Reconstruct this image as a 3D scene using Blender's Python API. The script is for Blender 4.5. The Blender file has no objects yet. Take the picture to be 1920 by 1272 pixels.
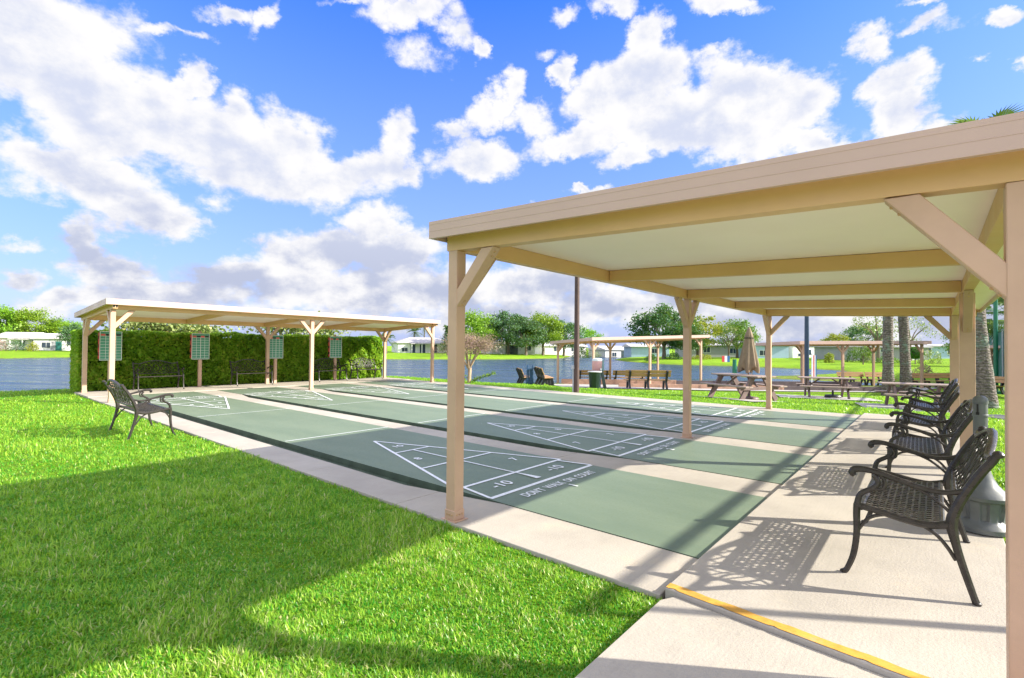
import bpy, bmesh, math, random
import numpy as np
from mathutils import Vector, Matrix
random.seed(7); RNG = np.random.default_rng(11)
S = bpy.context.scene
COL = S.collection
PI = math.pi
rad = math.radians

# ------------------------------------------------------------------ camera
CAM = Vector((3.1874, -3.4425, 1.4352))
YAW, PITCH, ROLL, FPX = .7043, .0158, .0089, 933.78
fwd = Vector((-math.sin(YAW) * math.cos(PITCH), math.cos(YAW) * math.cos(PITCH), math.sin(PITCH)))
rgt = Vector((math.cos(YAW), math.sin(YAW), 0)); upv = rgt.cross(fwd)
r2 = math.cos(ROLL) * rgt + math.sin(ROLL) * upv
u2 = -math.sin(ROLL) * rgt + math.cos(ROLL) * upv
cd = bpy.data.cameras.new('camera'); cam = bpy.data.objects.new('camera', cd); COL.objects.link(cam)
cam.matrix_world = Matrix(((r2.x, u2.x, -fwd.x, CAM.x), (r2.y, u2.y, -fwd.y, CAM.y), (r2.z, u2.z, -fwd.z, CAM.z), (0, 0, 0, 1)))
cd.sensor_width = 36; cd.lens = FPX / 1920 * 36; cd.clip_start = .05; cd.clip_end = 9000
S.camera = cam
FH = Vector((-math.sin(YAW), math.cos(YAW), 0)); RH = Vector((math.cos(YAW), math.sin(YAW), 0))
def spot(a, D):
    p = CAM + FH * D + RH * (a * D); return p.x, p.y

# ------------------------------------------------------------------ light
SUN = Vector((.838, .545, 0)).normalized() * math.cos(rad(27.3)); SUN.z = math.sin(rad(27.3))
SUN_STRENGTH, SKY_STRENGTH, EXPOSURE = 3.15, .148, 1.85
sl = bpy.data.lights.new('sun', 'SUN'); so = bpy.data.objects.new('sun', sl); COL.objects.link(so)
sl.energy = SUN_STRENGTH; sl.angle = rad(.5); sl.color = (1, .93, .80)
so.rotation_euler = SUN.to_track_quat('Z', 'Y').to_euler(); so.location = (20, 14, 20)
S.view_settings.view_transform = 'Standard'; S.view_settings.look = 'None'
S.view_settings.exposure = EXPOSURE; S.view_settings.gamma = 1; S.view_settings.use_curve_mapping = False
S.cycles.max_bounces = 8; S.cycles.diffuse_bounces = 4; S.cycles.transparent_max_bounces = 8
S.cycles.use_denoising = True
S.cycles.sample_clamp_indirect = 8

# ------------------------------------------------------------------ node helpers
class NT:
    def __init__(s, nt): s.nt = nt; s.n = nt.nodes; s.l = nt.links
    def new(s, t, **k):
        n = s.n.new(t)
        for a, v in k.items(): setattr(n, a, v)
        return n
    def link(s, a, b): s.l.new(a, b)
    def put(s, n, i, v):
        if hasattr(v, 'is_output') or isinstance(v, bpy.types.NodeSocket): s.link(v, n.inputs[i])
        else: n.inputs[i].default_value = v
    def math(s, op, a, b=0., c=None, clamp=False):
        n = s.new('ShaderNodeMath', operation=op); n.use_clamp = clamp
        s.put(n, 0, a); s.put(n, 1, b)
        if c is not None: s.put(n, 2, c)
        return n.outputs[0]
    def vmath(s, op, a, b=(0, 0, 0)):
        n = s.new('ShaderNodeVectorMath', operation=op); s.put(n, 0, a); s.put(n, 1, b); return n.outputs[0]
    def noise(s, vec, scale, detail=4., rough=.55, out=0, dim='3D'):
        n = s.new('ShaderNodeTexNoise', noise_dimensions=dim)
        if vec is not None: s.link(vec, n.inputs['Vector'])
        n.inputs['Scale'].default_value = scale; n.inputs['Detail'].default_value = detail; n.inputs['Roughness'].default_value = rough
        return n.outputs[out]
    def ramp(s, v, lo, hi, a=0., b=1., smooth=True):
        n = s.new('ShaderNodeMapRange', interpolation_type='SMOOTHSTEP' if smooth else 'LINEAR')
        s.put(n, 0, v); s.put(n, 1, lo); s.put(n, 2, hi); s.put(n, 3, a); s.put(n, 4, b); return n.outputs[0]
    def mix(s, f, a, b, blend='MIX'):
        n = s.new('ShaderNodeMix', data_type='RGBA', blend_type=blend)
        s.put(n, 0, f)
        for i, v in ((6, a), (7, b)):
            if isinstance(v, tuple): v = v + (1,) if len(v) == 3 else v
            s.put(n, i, v)
        return n.outputs[2]
    def sep(s, v):
        n = s.new('ShaderNodeSeparateXYZ'); s.link(v, n.inputs[0]); return n.outputs
    def comb(s, x, y, z=0.):
        n = s.new('ShaderNodeCombineXYZ'); s.put(n, 0, x); s.put(n, 1, y); s.put(n, 2, z); return n.outputs[0]

def newmat(name):
    m = bpy.data.materials.new(name); m.use_nodes = True
    t = NT(m.node_tree); p = t.n['Principled BSDF']; return m, t, p
def vary(c, k): return tuple(min(1, x * k) for x in c)
def mat(name, col, rough=.6, var=.18, scale=6., bump=0., metal=0., spec=.5, dirt=None, dirt_amt=.35, bscale=None, stretch=None):
    m, t, p = newmat(name)
    tc = t.new('ShaderNodeTexCoord').outputs['Object']
    v = tc
    if stretch: v = t.vmath('MULTIPLY', tc, stretch)
    n = t.noise(v, scale, 6, .6)
    n = t.ramp(n, .3, .7)
    c = t.mix(n, vary(col, 1 - var), vary(col, 1 + var))
    if dirt:
        d = t.ramp(t.noise(tc, scale * .37, 8, .7), .52, .72, 0., dirt_amt)
        c = t.mix(d, c, dirt)
    t.link(c, p.inputs['Base Color'])
    r = t.ramp(t.noise(v, scale * 2.3, 3), .2, .8, max(.03, rough - .1), min(1, rough + .1))
    t.link(r, p.inputs['Roughness']); p.inputs['Metallic'].default_value = metal; p.inputs['Specular IOR Level'].default_value = spec
    if bump:
        b = t.new('ShaderNodeBump'); b.inputs['Strength'].default_value = bump; b.inputs['Distance'].default_value = .01
        t.link(t.noise(v, bscale or scale * 6, 5, .6), b.inputs['Height']); t.link(b.outputs[0], p.inputs['Normal'])
    return m
def leafmat(name, a, b, c=None, trans=.35, attr='tint', rough=.45, spec=.35):
    m, t, p = newmat(name)
    at = t.new('ShaderNodeAttribute', attribute_name=attr).outputs['Fac']
    tc = t.new('ShaderNodeTexCoord').outputs['Object']
    col = t.mix(at, a, b)
    if c: col = t.mix(t.ramp(at, .86, .97), col, c)
    oi = t.new('ShaderNodeObjectInfo').outputs['Random']
    h = t.new('ShaderNodeHueSaturation'); t.link(col, h.inputs['Color'])
    t.link(t.ramp(oi, 0, 1, .485, .515, False), h.inputs['Hue']); t.link(t.ramp(oi, 0, 1, .85, 1.15, False), h.inputs['Value'])
    col = h.outputs[0]
    t.link(col, p.inputs['Base Color']); p.inputs['Roughness'].default_value = rough; p.inputs['Specular IOR Level'].default_value = spec
    tr = t.new('ShaderNodeBsdfTranslucent'); t.link(t.mix(.5, col, (.35, .5, .04)), tr.inputs[0])
    mx = t.new('ShaderNodeMixShader'); mx.inputs[0].default_value = trans
    t.link(p.outputs[0], mx.inputs[1]); t.link(tr.outputs[0], mx.inputs[2])
    t.link(mx.outputs[0], t.n['Material Output'].inputs[0])
    return m

# ------------------------------------------------------------------ world: blue sky with cumulus
def build_world():
    w = bpy.data.worlds.new('World'); S.world = w; w.use_nodes = True
    t = NT(w.node_tree); bg = t.n['Background']
    sky = t.new('ShaderNodeTexSky', sky_type='NISHITA'); sky.sun_disc = False
    sky.sun_elevation = rad(27.3); sky.sun_rotation = math.atan2(SUN.x, SUN.y); sky.air_density = 1.; sky.dust_density = .6; sky.ozone_density = 3.
    hs = t.new('ShaderNodeHueSaturation'); hs.inputs['Saturation'].default_value = 1.3; hs.inputs['Hue'].default_value = .508
    t.link(sky.outputs[0], hs.inputs['Color'])
    d = t.new('ShaderNodeTexCoord').outputs['Generated']
    x, y, z = t.sep(t.vmath('NORMALIZE', d))
    az = t.math('ARCTAN2', x, y); el = t.math('ARCSINE', z)
    p0 = t.comb(az, t.math('MULTIPLY', el, 1.35))
    wn = t.noise(p0, 7.5, 7, .62, out=1)
    wv = t.vmath('MULTIPLY', t.vmath('SUBTRACT', wn, (.5, .5, .5)), (.16, .125, 0))
    q = t.vmath('ADD', t.comb(az, el), wv)
    B = CLOUDS
    acc = None
    for (bx, by, rx, ry, ro, wt) in B:
        m = t.new('ShaderNodeMapping', vector_type='TEXTURE'); t.link(q, m.inputs[0])
        m.inputs['Location'].default_value = (bx, by, 0); m.inputs['Rotation'].default_value = (0, 0, ro); m.inputs['Scale'].default_value = (rx, ry, 1)
        g = t.new('ShaderNodeTexGradient', gradient_type='SPHERICAL'); t.link(m.outputs[0], g.inputs[0])
        v = g.outputs['Fac']
        if wt != 1: v = t.math('MULTIPLY', v, wt)
        acc = v if acc is None else t.math('MAXIMUM', acc, v)
    n1 = t.noise(p0, 9., 10, .62)
    # unseen clouds added outside the sector mapped above, to whiten the light
    other = t.math('MAXIMUM', t.ramp(az, .14, .4), t.ramp(az, -1.6, -1.85))
    other = t.math('MAXIMUM', other, t.ramp(el, .62, .8))
    gen = t.math('MULTIPLY', t.ramp(t.noise(p0, 2.2, 6, .55), .36, .56, 0., .9), other)
    acc = t.math('MAXIMUM', acc, gen)
    n3 = t.noise(p0, 26., 6, .6)
    nn = t.math('ADD', t.math('MULTIPLY', t.math('SUBTRACT', n1, .5), 1.25), t.math('MULTIPLY', t.math('SUBTRACT', n3, .5), .5))
    dens = t.math('ADD', t.math('MULTIPLY', acc, 1.02), nn)
    mask = t.math('MULTIPLY', t.ramp(dens, .13, .54), t.ramp(acc, .0, .10))
    # light side: compare the puffs with those a little toward the sun
    sh = t.vmath('ADD', p0, (.018, .030, 0))
    n2 = t.noise(sh, 9., 10, .62)
    big1 = t.noise(p0, 5.5, 3, .5); big2 = t.noise(t.vmath('ADD', p0, (.025, .055, 0)), 5.5, 3, .5)
    lit = t.math('ADD', t.math('MULTIPLY', t.math('SUBTRACT', n1, n2), 2.1), t.math('MULTIPLY', t.math('SUBTRACT', big1, big2), 2.2))
    lit = t.math('ADD', lit, t.ramp(el, .05, .40, .50, .80))
    lit = t.math('SUBTRACT', lit, t.math('MULTIPLY', t.ramp(dens, .45, 1.05), .34))
    lit = t.ramp(lit, .05, .90)
    cc = t.mix(lit, t.mix(t.ramp(el, .06, .34), (.53, .58, .76), (.72, .77, .94)), (1.03, 1.02, 1.03))
    # sky air: paler toward the horizon
    air = t.mix(1., hs.outputs[0], (.58, .555, .745), 'MULTIPLY')
    air = t.mix(t.ramp(el, -.02, .62, .88, 0., False), air, (.75, .94, 1.69))
    cl = t.vmath('SCALE', cc); 
    sc = cl.node; t.link(t.math('MULTIPLY', t.math('MULTIPLY_ADD', other, .7, 1.), CLOUD_GAIN), sc.inputs['Scale'])  # the unseen clouds are brightened further, to lift the shade
    fin = t.mix(mask, air, cl)
    t.link(fin, bg.inputs[0]); bg.inputs[1].default_value = SKY_STRENGTH
    w.cycles.sampling_method = 'MANUAL'; w.cycles.sample_map_resolution = 512
CLOUD_GAIN = 1.84
#CLOUDS_BEGIN
CLOUDS = [   # azimuth, elevation, half sizes, tilt, density of each puff
    (-1.4899, 0.419, 0.1894, 0.092, 0.356, 1.25), (-1.4435, 0.3749, 0.1595, 0.0963, 0.001, 1.2), (-1.3934, 0.343, 0.1583, 0.0836, -0.042, 1.1), (-1.3009, 0.405, 0.0402, 0.0554, -0.537, 1),
    (-1.2733, 0.3407, 0.2131, 0.0865, -0.137, 1.15), (-1.184, 0.3197, 0.2081, 0.0911, -0.112, 1.1), (-1.2185, 0.3847, 0.0601, 0.0583, 0.202, 1), (-1.1142, 0.3568, 0.0942, 0.0768, -0.196, 1),
    (-1.0767, 0.3174, 0.1875, 0.0667, -0.05, 1.05), (-0.9801, 0.328, 0.1079, 0.0503, 0.094, 0.9), (-0.9356, 0.3963, 0.0615, 0.0485, 0.543, 0.75), (-0.9089, 0.3292, 0.0496, 0.0341, 0.071, 0.7),
    (-1.423, 0.2487, 0.1367, 0.0658, -0.116, 1.1), (-1.351, 0.2109, 0.1215, 0.0553, -0.155, 1.05), (-1.4702, 0.2601, 0.0723, 0.0494, -0.097, 1), (-1.3009, 0.1976, 0.0609, 0.0418, -0.169, 0.9),
    (-1.2482, 0.2399, 0.0553, 0.0322, -0.246, 0.6), (-1.412, 0.1448, 0.052, 0.0434, -0.322, 0.95), (-1.3795, 0.116, 0.0784, 0.0498, -0.23, 1), (-1.342, 0.0856, 0.0581, 0.036, -0.142, 0.85),
    (-1.4785, 0.1052, 0.0464, 0.0319, 0.114, 0.9), (-1.4319, 0.0627, 0.101, 0.0325, 0.067, 0.8), (-1.4848, 0.1534, 0.0396, 0.0161, 0.16, 0.55), (-1.4828, 0.0363, 0.0983, 0.0238, 0.048, 0.7),
    (-0.9787, 0.2321, 0.0888, 0.0536, -0.102, 1.1), (-1.0463, 0.178, 0.1372, 0.0648, 0.07, 1.1), (-0.9376, 0.1694, 0.1459, 0.0732, 0.048, 1.1), (-1.1201, 0.1531, 0.108, 0.0461, 0.075, 1),
    (-1.2222, 0.117, 0.1462, 0.0497, 0.075, 0.9), (-1.0261, 0.1044, 0.2972, 0.0664, 0.041, 1), (-1.2989, 0.0755, 0.1862, 0.0424, 0.06, 0.85), (-0.8645, 0.0944, 0.1498, 0.063, 0.024, 1),
    (-1.1817, 0.1807, 0.0613, 0.02, 0.101, 0.5), (-1.2296, 0.5336, 0.074, 0.024, 0.183, 0.85), (-1.1665, 0.5419, 0.0656, 0.023, 0.617, 0.75), (-1.3281, 0.4847, 0.073, 0.0164, -0.048, 0.6),
    (-1.3829, 0.474, 0.0498, 0.0177, 0.324, 0.5), (-1.2875, 0.4861, 0.0343, 0.014, -0.061, 0.55), (-0.9129, 0.5912, 0.1374, 0.0395, 0.225, 0.85), (-0.8282, 0.5643, 0.0649, 0.0578, -0.341, 0.8),
    (-0.8909, 0.52, 0.0841, 0.0362, -0.19, 0.5), (-0.7849, 0.5349, 0.026, 0.0307, 0.595, 0.75), (-1.0239, 0.5876, 0.0711, 0.0129, 0.157, 0.6), (-0.7935, 0.3592, 0.1153, 0.043, 0.114, 1),
    (-0.7668, 0.3742, 0.09, 0.0427, 0.029, 1), (-0.8153, 0.4047, 0.0575, 0.0306, 0.048, 0.8), (-0.7408, 0.4477, 0.0807, 0.0391, 0.461, 1), (-0.7142, 0.4829, 0.0476, 0.0458, 0.597, 1),
    (-0.6814, 0.4394, 0.089, 0.0437, -0.292, 0.9), (-0.6014, 0.5026, 0.0335, 0.0418, 0.393, 0.85), (-0.5124, 0.5952, 0.0753, 0.031, -0.083, 0.9), (-0.6024, 0.5972, 0.0514, 0.0223, -0.041, 0.6),
    (-0.6448, 0.5485, 0.0388, 0.019, -0.02, 0.4), (-0.4503, 0.5362, 0.0633, 0.0673, 0.497, 1.15), (-0.455, 0.4677, 0.1279, 0.0912, 0.205, 1.3), (-0.3949, 0.4146, 0.2226, 0.078, -0.105, 1.3),
    (-0.2557, 0.4366, 0.1419, 0.0703, -0.323, 1.25), (-0.188, 0.4079, 0.0799, 0.0669, -0.195, 1.2), (-0.3187, 0.3837, 0.2664, 0.0571, -0.125, 1.2), (-0.5793, 0.4059, 0.137, 0.0358, 0.19, 1),
    (-0.156, 0.3492, 0.0813, 0.0368, -0.514, 1.1), (-0.548, 0.462, 0.0826, 0.0508, 0.396, 1), (-0.4747, 0.3636, 0.0737, 0.0332, -0.069, 1), (-0.3283, 0.5004, 0.0454, 0.0188, -0.157, 0.5),
    (-0.0463, 0.4016, 0.0554, 0.045, 0.124, 1.1), (-0.0397, 0.3592, 0.0595, 0.0539, -0.242, 1.1), (-0.0703, 0.4621, 0.0493, 0.035, 0.081, 0.95), (-0.0035, 0.4656, 0.0588, 0.0206, -0.046, 0.85),
    (-0.3007, 0.5667, 0.0782, 0.0215, -0.184, 0.9), (0.076, 0.458, 0.0319, 0.0177, -0.076, 0.9), (0.0891, 0.3781, 0.0236, 0.0206, -0.325, 0.8), (-0.0194, 0.5006, 0.0493, 0.0109, -0.323, 0.6),
    (-0.0009, 0.3309, 0.0543, 0.0222, -0.244, 0.7), (0.0476, 0.4018, 0.0182, 0.0121, -0.315, 0.5), (-0.1026, 0.4603, 0.0319, 0.0194, 0.294, 0.5), (-0.5469, 0.3126, 0.0529, 0.0151, -0.038, 0.85),
    (-0.6637, 0.2835, 0.0772, 0.0143, -0.003, 0.5), (-0.6624, 0.1291, 0.2409, 0.0696, 0.004, 1), (-0.7047, 0.0597, 0.2779, 0.0577, 0.009, 0.9), (-0.453, 0.0859, 0.3759, 0.0681, -0.011, 0.95),
    (-0.221, 0.0617, 0.3012, 0.0794, -0.02, 0.95), (-0.0019, 0.0636, 0.2279, 0.0733, -0.04, 0.9), (0.0578, 0.1456, 0.1369, 0.0457, -0.122, 0.7), (-1.0726, 0.0375, 0.4358, 0.0264, 0.022, 0.6),
]
#CLOUDS_END
build_world()

# ------------------------------------------------------------------ mesh builder
class MB:
    def __init__(s): s.v = []; s.f = []; s.mi = []; s.cur = 0
    def add(s, vs, fs):
        o = len(s.v); s.v += [tuple(q) for q in vs]
        s.f += [tuple(i + o for i in f) for f in fs]; s.mi += [s.cur] * len(fs); return s
    def box(s, a, b):
        (x0, y0, z0), (x1, y1, z1) = a, b
        return s.add([(x0, y0, z0), (x1, y0, z0), (x1, y1, z0), (x0, y1, z0), (x0, y0, z1), (x1, y0, z1), (x1, y1, z1), (x0, y1, z1)],
              [(0, 3, 2, 1), (4, 5, 6, 7), (0, 1, 5, 4), (1, 2, 6, 5), (2, 3, 7, 6), (3, 0, 4, 7)])
    def cbox(s, c, d, rz=0.):
        hx, hy, hz = d[0] / 2, d[1] / 2, d[2] / 2; ca, sa = math.cos(rz), math.sin(rz)
        vs = []
        for k in (-hz, hz):
            for x, y in ((-hx, -hy), (hx, -hy), (hx, hy), (-hx, hy)): vs.append((c[0] + x * ca - y * sa, c[1] + x * sa + y * ca, c[2] + k))
        return s.add(vs, [(0, 3, 2, 1), (4, 5, 6, 7), (0, 1, 5, 4), (1, 2, 6, 5), (2, 3, 7, 6), (3, 0, 4, 7)])
    def bar(s, p, q, w, h, up=(0, 0, 1)):
        p, q = Vector(p), Vector(q); d = (q - p).normalized(); u = Vector(up); sd = d.cross(u)
        if sd.length < 1e-4: sd = d.cross(Vector((1, 0, 0)))
        sd.normalize(); u = sd.cross(d).normalized(); sd = sd * (w / 2); u = u * (h / 2)
        vs = [e + a * sd + b * u for e in (p, q) for a, b in ((-1, -1), (1, -1), (1, 1), (-1, 1))]
        return s.add(vs, [(0, 3, 2, 1), (4, 5, 6, 7), (0, 1, 5, 4), (1, 2, 6, 5), (2, 3, 7, 6), (3, 0, 4, 7)])
    def tube(s, pts, r, n=8, smooth=0, cap=True, closed=False, flat=1.):
        pts = [Vector(p) for p in pts]
        rr = list(r) if isinstance(r, (list, tuple)) else [r] * len(pts)
        if smooth:
            P, Rr = [], []
            m = len(pts)
            for i in range(m if closed else m - 1):
                g = (lambda k: pts[k % m]) if closed else (lambda k: pts[min(max(k, 0), m - 1)])
                a, b, c, d = g(i - 1), g(i), g(i + 1), g(i + 2)
                for k in range(smooth):
                    u = k / smooth
                    P.append(.5 * ((2 * b) + (c - a) * u + (2 * a - 5 * b + 4 * c - d) * u * u + (3 * b - a - 3 * c + d) * u ** 3))
                    Rr.append(rr[i] + (rr[(i + 1) % m] - rr[i]) * u)
            if not closed: P.append(pts[-1]); Rr.append(rr[-1])
            pts, rr = P, Rr
        m = len(pts); o = len(s.v); prev = None
        for i, p in enumerate(pts):
            if closed: d = pts[(i + 1) % m] - pts[i - 1]
            else: d = pts[min(i + 1, m - 1)] - pts[max(i - 1, 0)]
            if d.length < 1e-9: d = Vector((0, 0, 1))
            d.normalize()
            if prev is None:
                e = d.cross(Vector((0, 1, 0)) if abs(d.y) < .9 else Vector((1, 0, 0)))
            else: e = prev - d * prev.dot(d)
            e.normalize(); prev = e; f = d.cross(e)
            for k in range(n):
                a = 2 * PI * (k + .5) / n; s.v.append(tuple(p + (e * math.cos(a) + f * math.sin(a) * flat) * rr[i]))
        for i in range(m if closed else m - 1):
            for k in range(n):
                a, b = o + i * n + k, o + i * n + (k + 1) % n
                c, d = o + ((i + 1) % m) * n + (k + 1) % n, o + ((i + 1) % m) * n + k
                s.f.append((a, b, c, d)); s.mi.append(s.cur)
        if cap and not closed:
            s.f.append(tuple(o + k for k in range(n))[::-1]); s.f.append(tuple(o + (m - 1) * n + k for k in range(n))); s.mi += [s.cur] * 2
        return s
    def lathe(s, prof, n=24, c=(0, 0, 0), wob=None):
        o = len(s.v)
        for i, (r, z) in enumerate(prof):
            for k in range(n):
                a = 2 * PI * k / n; q = r * (wob(k, i) if wob else 1)
                s.v.append((c[0] + q * math.cos(a), c[1] + q * math.sin(a), c[2] + z))
        for i in range(len(prof) - 1):
            for k in range(n):
                s.f.append((o + i * n + k, o + i * n + (k + 1) % n, o + (i + 1) * n + (k + 1) % n, o + (i + 1) * n + k)); s.mi.append(s.cur)
        s.f.append(tuple(o + k for k in range(n))[::-1]); s.f.append(tuple(o + (len(prof) - 1) * n + k for k in range(n))); s.mi += [s.cur] * 2
        return s
    def prism(s, poly, z0, z1):
        n = len(poly)
        vs = [(x, y, z0) for x, y in poly] + [(x, y, z1) for x, y in poly]
        return s.add(vs, [tuple(range(n))[::-1], tuple(range(n, 2 * n))] + [(i, (i + 1) % n, n + (i + 1) % n, n + i) for i in range(n)])
    def build(s, name, mats, parent=None, smooth=False, loc=None, bevel=0., angle=40):
        me = bpy.data.meshes.new(name); me.from_pydata(s.v, [], s.f)
        for m in (mats if isinstance(mats, (list, tuple)) else [mats]): me.materials.append(m)
        me.polygons.foreach_set('material_index', s.mi)
        bm = bmesh.new(); bm.from_mesh(me); bmesh.ops.recalc_face_normals(bm, faces=bm.faces); bm.to_mesh(me); bm.free()
        if smooth:
            me.polygons.foreach_set('use_smooth', [True] * len(me.polygons)); me.set_sharp_from_angle(angle=rad(angle))
        me.update()
        o = bpy.data.objects.new(name, me); COL.objects.link(o)
        if parent: o.parent = parent
        if loc: o.location = loc
        if bevel:
            b = o.modifiers.new('bevel', 'BEVEL'); b.width = bevel; b.segments = 1; b.limit_method = 'ANGLE'
        return o
def tag(o, label, cat, group=None, kind=None):
    if label: o['label'] = label
    if cat: o['category'] = cat
    if group: o['group'] = group
    if kind: o['kind'] = kind
    return o
def thing(name, label, cat, loc=(0, 0, 0), rz=0., group=None):
    o = bpy.data.objects.new(name, None); COL.objects.link(o); o.empty_display_size = .2
    o.location = loc; o.rotation_euler = (0, 0, rz); return tag(o, label, cat, group)
def kids(o): return [c for c in bpy.data.objects if c.parent == o]
def dup(o, loc, rz=0., label=None, group=None, scale=None):
    r = o.copy(); COL.objects.link(r); r.location = loc; r.rotation_euler = (0, 0, rz)
    if label: r['label'] = label
    if group: r['group'] = group
    if scale: r.scale = scale
    for c in kids(o):
        k = c.copy(); COL.objects.link(k); k.parent = r
        for g in kids(c):
            h = g.copy(); COL.objects.link(h); h.parent = k
    return r
def npmesh(name, V, F, mats, parent=None, tint=None, smooth=False):
    """V (n,3) array, F (m,k) index array with one face size."""
    me = bpy.data.meshes.new(name); k = F.shape[1]
    me.vertices.add(len(V)); me.vertices.foreach_set('co', V.astype(np.float32).ravel())
    me.loops.add(F.size); me.loops.foreach_set('vertex_index', F.astype(np.int32).ravel())
    me.polygons.add(len(F)); me.polygons.foreach_set('loop_start', (np.arange(len(F)) * k).astype(np.int32))
    me.update(calc_edges=True)
    for m in (mats if isinstance(mats, (list, tuple)) else [mats]): me.materials.append(m)
    if tint is not None:
        a = me.attributes.new('tint', 'FLOAT', 'POINT'); a.data.foreach_set('value', tint.astype(np.float32))
    if smooth: me.polygons.foreach_set('use_smooth', [True] * len(F))
    me.validate(); me.update()
    o = bpy.data.objects.new(name, me); COL.objects.link(o)
    if parent: o.parent = parent
    return o
def leaves(name, P, size, material, parent=None, tint=None, aspect=.55, updir=.3, droop=0., rng=RNG):
    """a rhombic folded leaf at every point of P"""
    n = len(P); size = np.broadcast_to(size, (n,))
    d = rng.normal(size=(n, 3)); d[:, 2] -= droop; d /= np.linalg.norm(d, axis=1)[:, None]
    u = rng.normal(size=(n, 3)); u[:, 2] += updir * 3
    s = np.cross(d, u); s /= np.linalg.norm(s, axis=1)[:, None] + 1e-9
    nn = np.cross(s, d)
    L = size[:, None]
    a = P - d * L * .5; c = P + d * L * .5
    b = P + s * L * aspect * .5 + nn * L * .12; e = P - s * L * aspect * .5 + nn * L * .12
    V = np.stack([a, b, c, e], 1).reshape(-1, 3); F = np.arange(4 * n).reshape(n, 4)
    if tint is None: tint = rng.random(n)
    return npmesh(name, V, F, material, parent, np.repeat(tint, 4))

# ------------------------------------------------------------------ materials
M_CONC = None
def concrete(name, col, joint=False, warm=(.52, .44, .33)):
    m, t, p = newmat(name)
    g = t.new('ShaderNodeNewGeometry').outputs['Position']
    n1 = t.ramp(t.noise(g, .9, 8, .65), .3, .7); n2 = t.ramp(t.noise(g, 70, 3, .6), .3, .75)
    c = t.mix(n1, vary(col, .86), vary(col, 1.1)); c = t.mix(t.math('MULTIPLY', n2, .16), c, vary(col, .62))
    br = t.noise(t.vmath('MULTIPLY', g, (60, 4, 1)), 1., 3, .5)
    c = t.mix(t.ramp(br, .45, .8, 0, .16), c, vary(col, .6))
    st = t.ramp(t.noise(g, 1.7, 7, .7), .54, .74, 0, .5); c = t.mix(st, c, warm)
    sp = t.new('ShaderNodeTexVoronoi', feature='F1'); t.link(g, sp.inputs[0]); sp.inputs['Scale'].default_value = 9
    dots = t.math('MULTIPLY', t.ramp(sp.outputs['Distance'], .022, .035, 1., 0.), t.ramp(t.noise(g, 4, 1), .5, .6))
    c = t.mix(t.math('MULTIPLY', dots, .7), c, (.12, .085, .05))
    t.link(c, p.inputs['Base Color']); p.inputs['Roughness'].default_value = .85; p.inputs['Specular IOR Level'].default_value = .25
    b = t.new('ShaderNodeBump'); b.inputs['Strength'].default_value = .25; b.inputs['Distance'].default_value = .004
    t.link(t.math('ADD', n2, t.math('MULTIPLY', br, .7)), b.inputs['Height']); t.link(b.outputs[0], p.inputs['Normal'])
    return m
M_CONC = concrete('pale_concrete', (.415, .378, .325))
M_CONC2 = concrete('grey_concrete', (.42, .40, .38))
M_KERB = concrete('kerb_face', (.33, .30, .25))
def court_mat():
    m, t, p = newmat('court_green')
    g = t.new('ShaderNodeNewGeometry').outputs['Position']
    n = t.ramp(t.noise(t.vmath('MULTIPLY', g, (.5, 1.6, 1)), 1.1, 6, .6), .3, .7)
    c = t.mix(n, (.128, .178, .122), (.165, .215, .148))
    n2 = t.ramp(t.noise(g, 45, 4, .6), .35, .8)
    c = t.mix(t.math('MULTIPLY', n2, .25), c, (.20, .235, .155))
    sc = t.ramp(t.noise(t.vmath('MULTIPLY', g, (1, 9, 1)), 3, 6, .7), .62, .75, 0, .3); c = t.mix(sc, c, (.25, .275, .19))
    sp = t.new('ShaderNodeTexVoronoi'); t.link(g, sp.inputs[0]); sp.inputs['Scale'].default_value = 3.3
    dt = t.math('MULTIPLY', t.ramp(sp.outputs['Distance'], .03, .05, .75, 0.), t.ramp(t.noise(g, 2.1, 2), .5, .62)); c = t.mix(dt, c, (.45, .47, .40))
    t.link(c, p.inputs['Base Color']); t.link(t.ramp(n2, 0, 1, .5, .65), p.inputs['Roughness']); p.inputs['Specular IOR Level'].default_value = .25
    return m
M_COURT = court_mat()
M_GUTSHADE = mat('gutter_shade_green', (.055, .085, .055), .8, .3, 3, dirt=(.14, .17, .11), dirt_amt=.4)  # darker than the court: shade painted into gutter and court sides
M_LINE = mat('line_paint', (.80, .82, .84), .6, .1, 30)
M_YELLOW = mat('yellow_paint', (.58, .30, .045), .6, .2, 14, dirt=(.45, .36, .24), dirt_amt=.75)
M_POST = mat('tan_post_paint', (.53, .345, .24), .45, .07, 2.2, bump=.05, dirt=(.40, .25, .15), dirt_amt=.32)
M_BEAM = mat('tan_beam_paint', (.64, .40, .19), .45, .05, 1.6, bump=.05)
M_FASCIA = mat('pinkish_trim', (.53, .37, .31), .4, .04, 1.2, dirt=(.45, .32, .22), dirt_amt=.18)
M_CEIL = mat('cream_ceiling', (.98, .85, .79), .5, .03, .9, bump=.05)
M_ROOFTOP = mat('white_roof', (.72, .72, .72), .5, .06, 2)
M_DARK = mat('black_and_gap_shade', (.012, .012, .012), .7, .1)  # real black parts, and shade painted where openings are
M_BOLT = mat('painted_bolt', (.50, .32, .16), .4, .1, 20)
M_IRON = mat('cast_metal', (.034, .029, .026), .32, .25, 18, bump=.15, metal=.0, spec=.45, dirt=(.075, .06, .045), dirt_amt=.3)
M_GREY = mat('grey_plastic', (.115, .125, .125), .42, .12, 9, bump=.05, dirt=(.26, .25, .22), dirt_amt=.3)
M_BPLAST = mat('black_plastic', (.022, .023, .028), .5, .2, 10)
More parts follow.
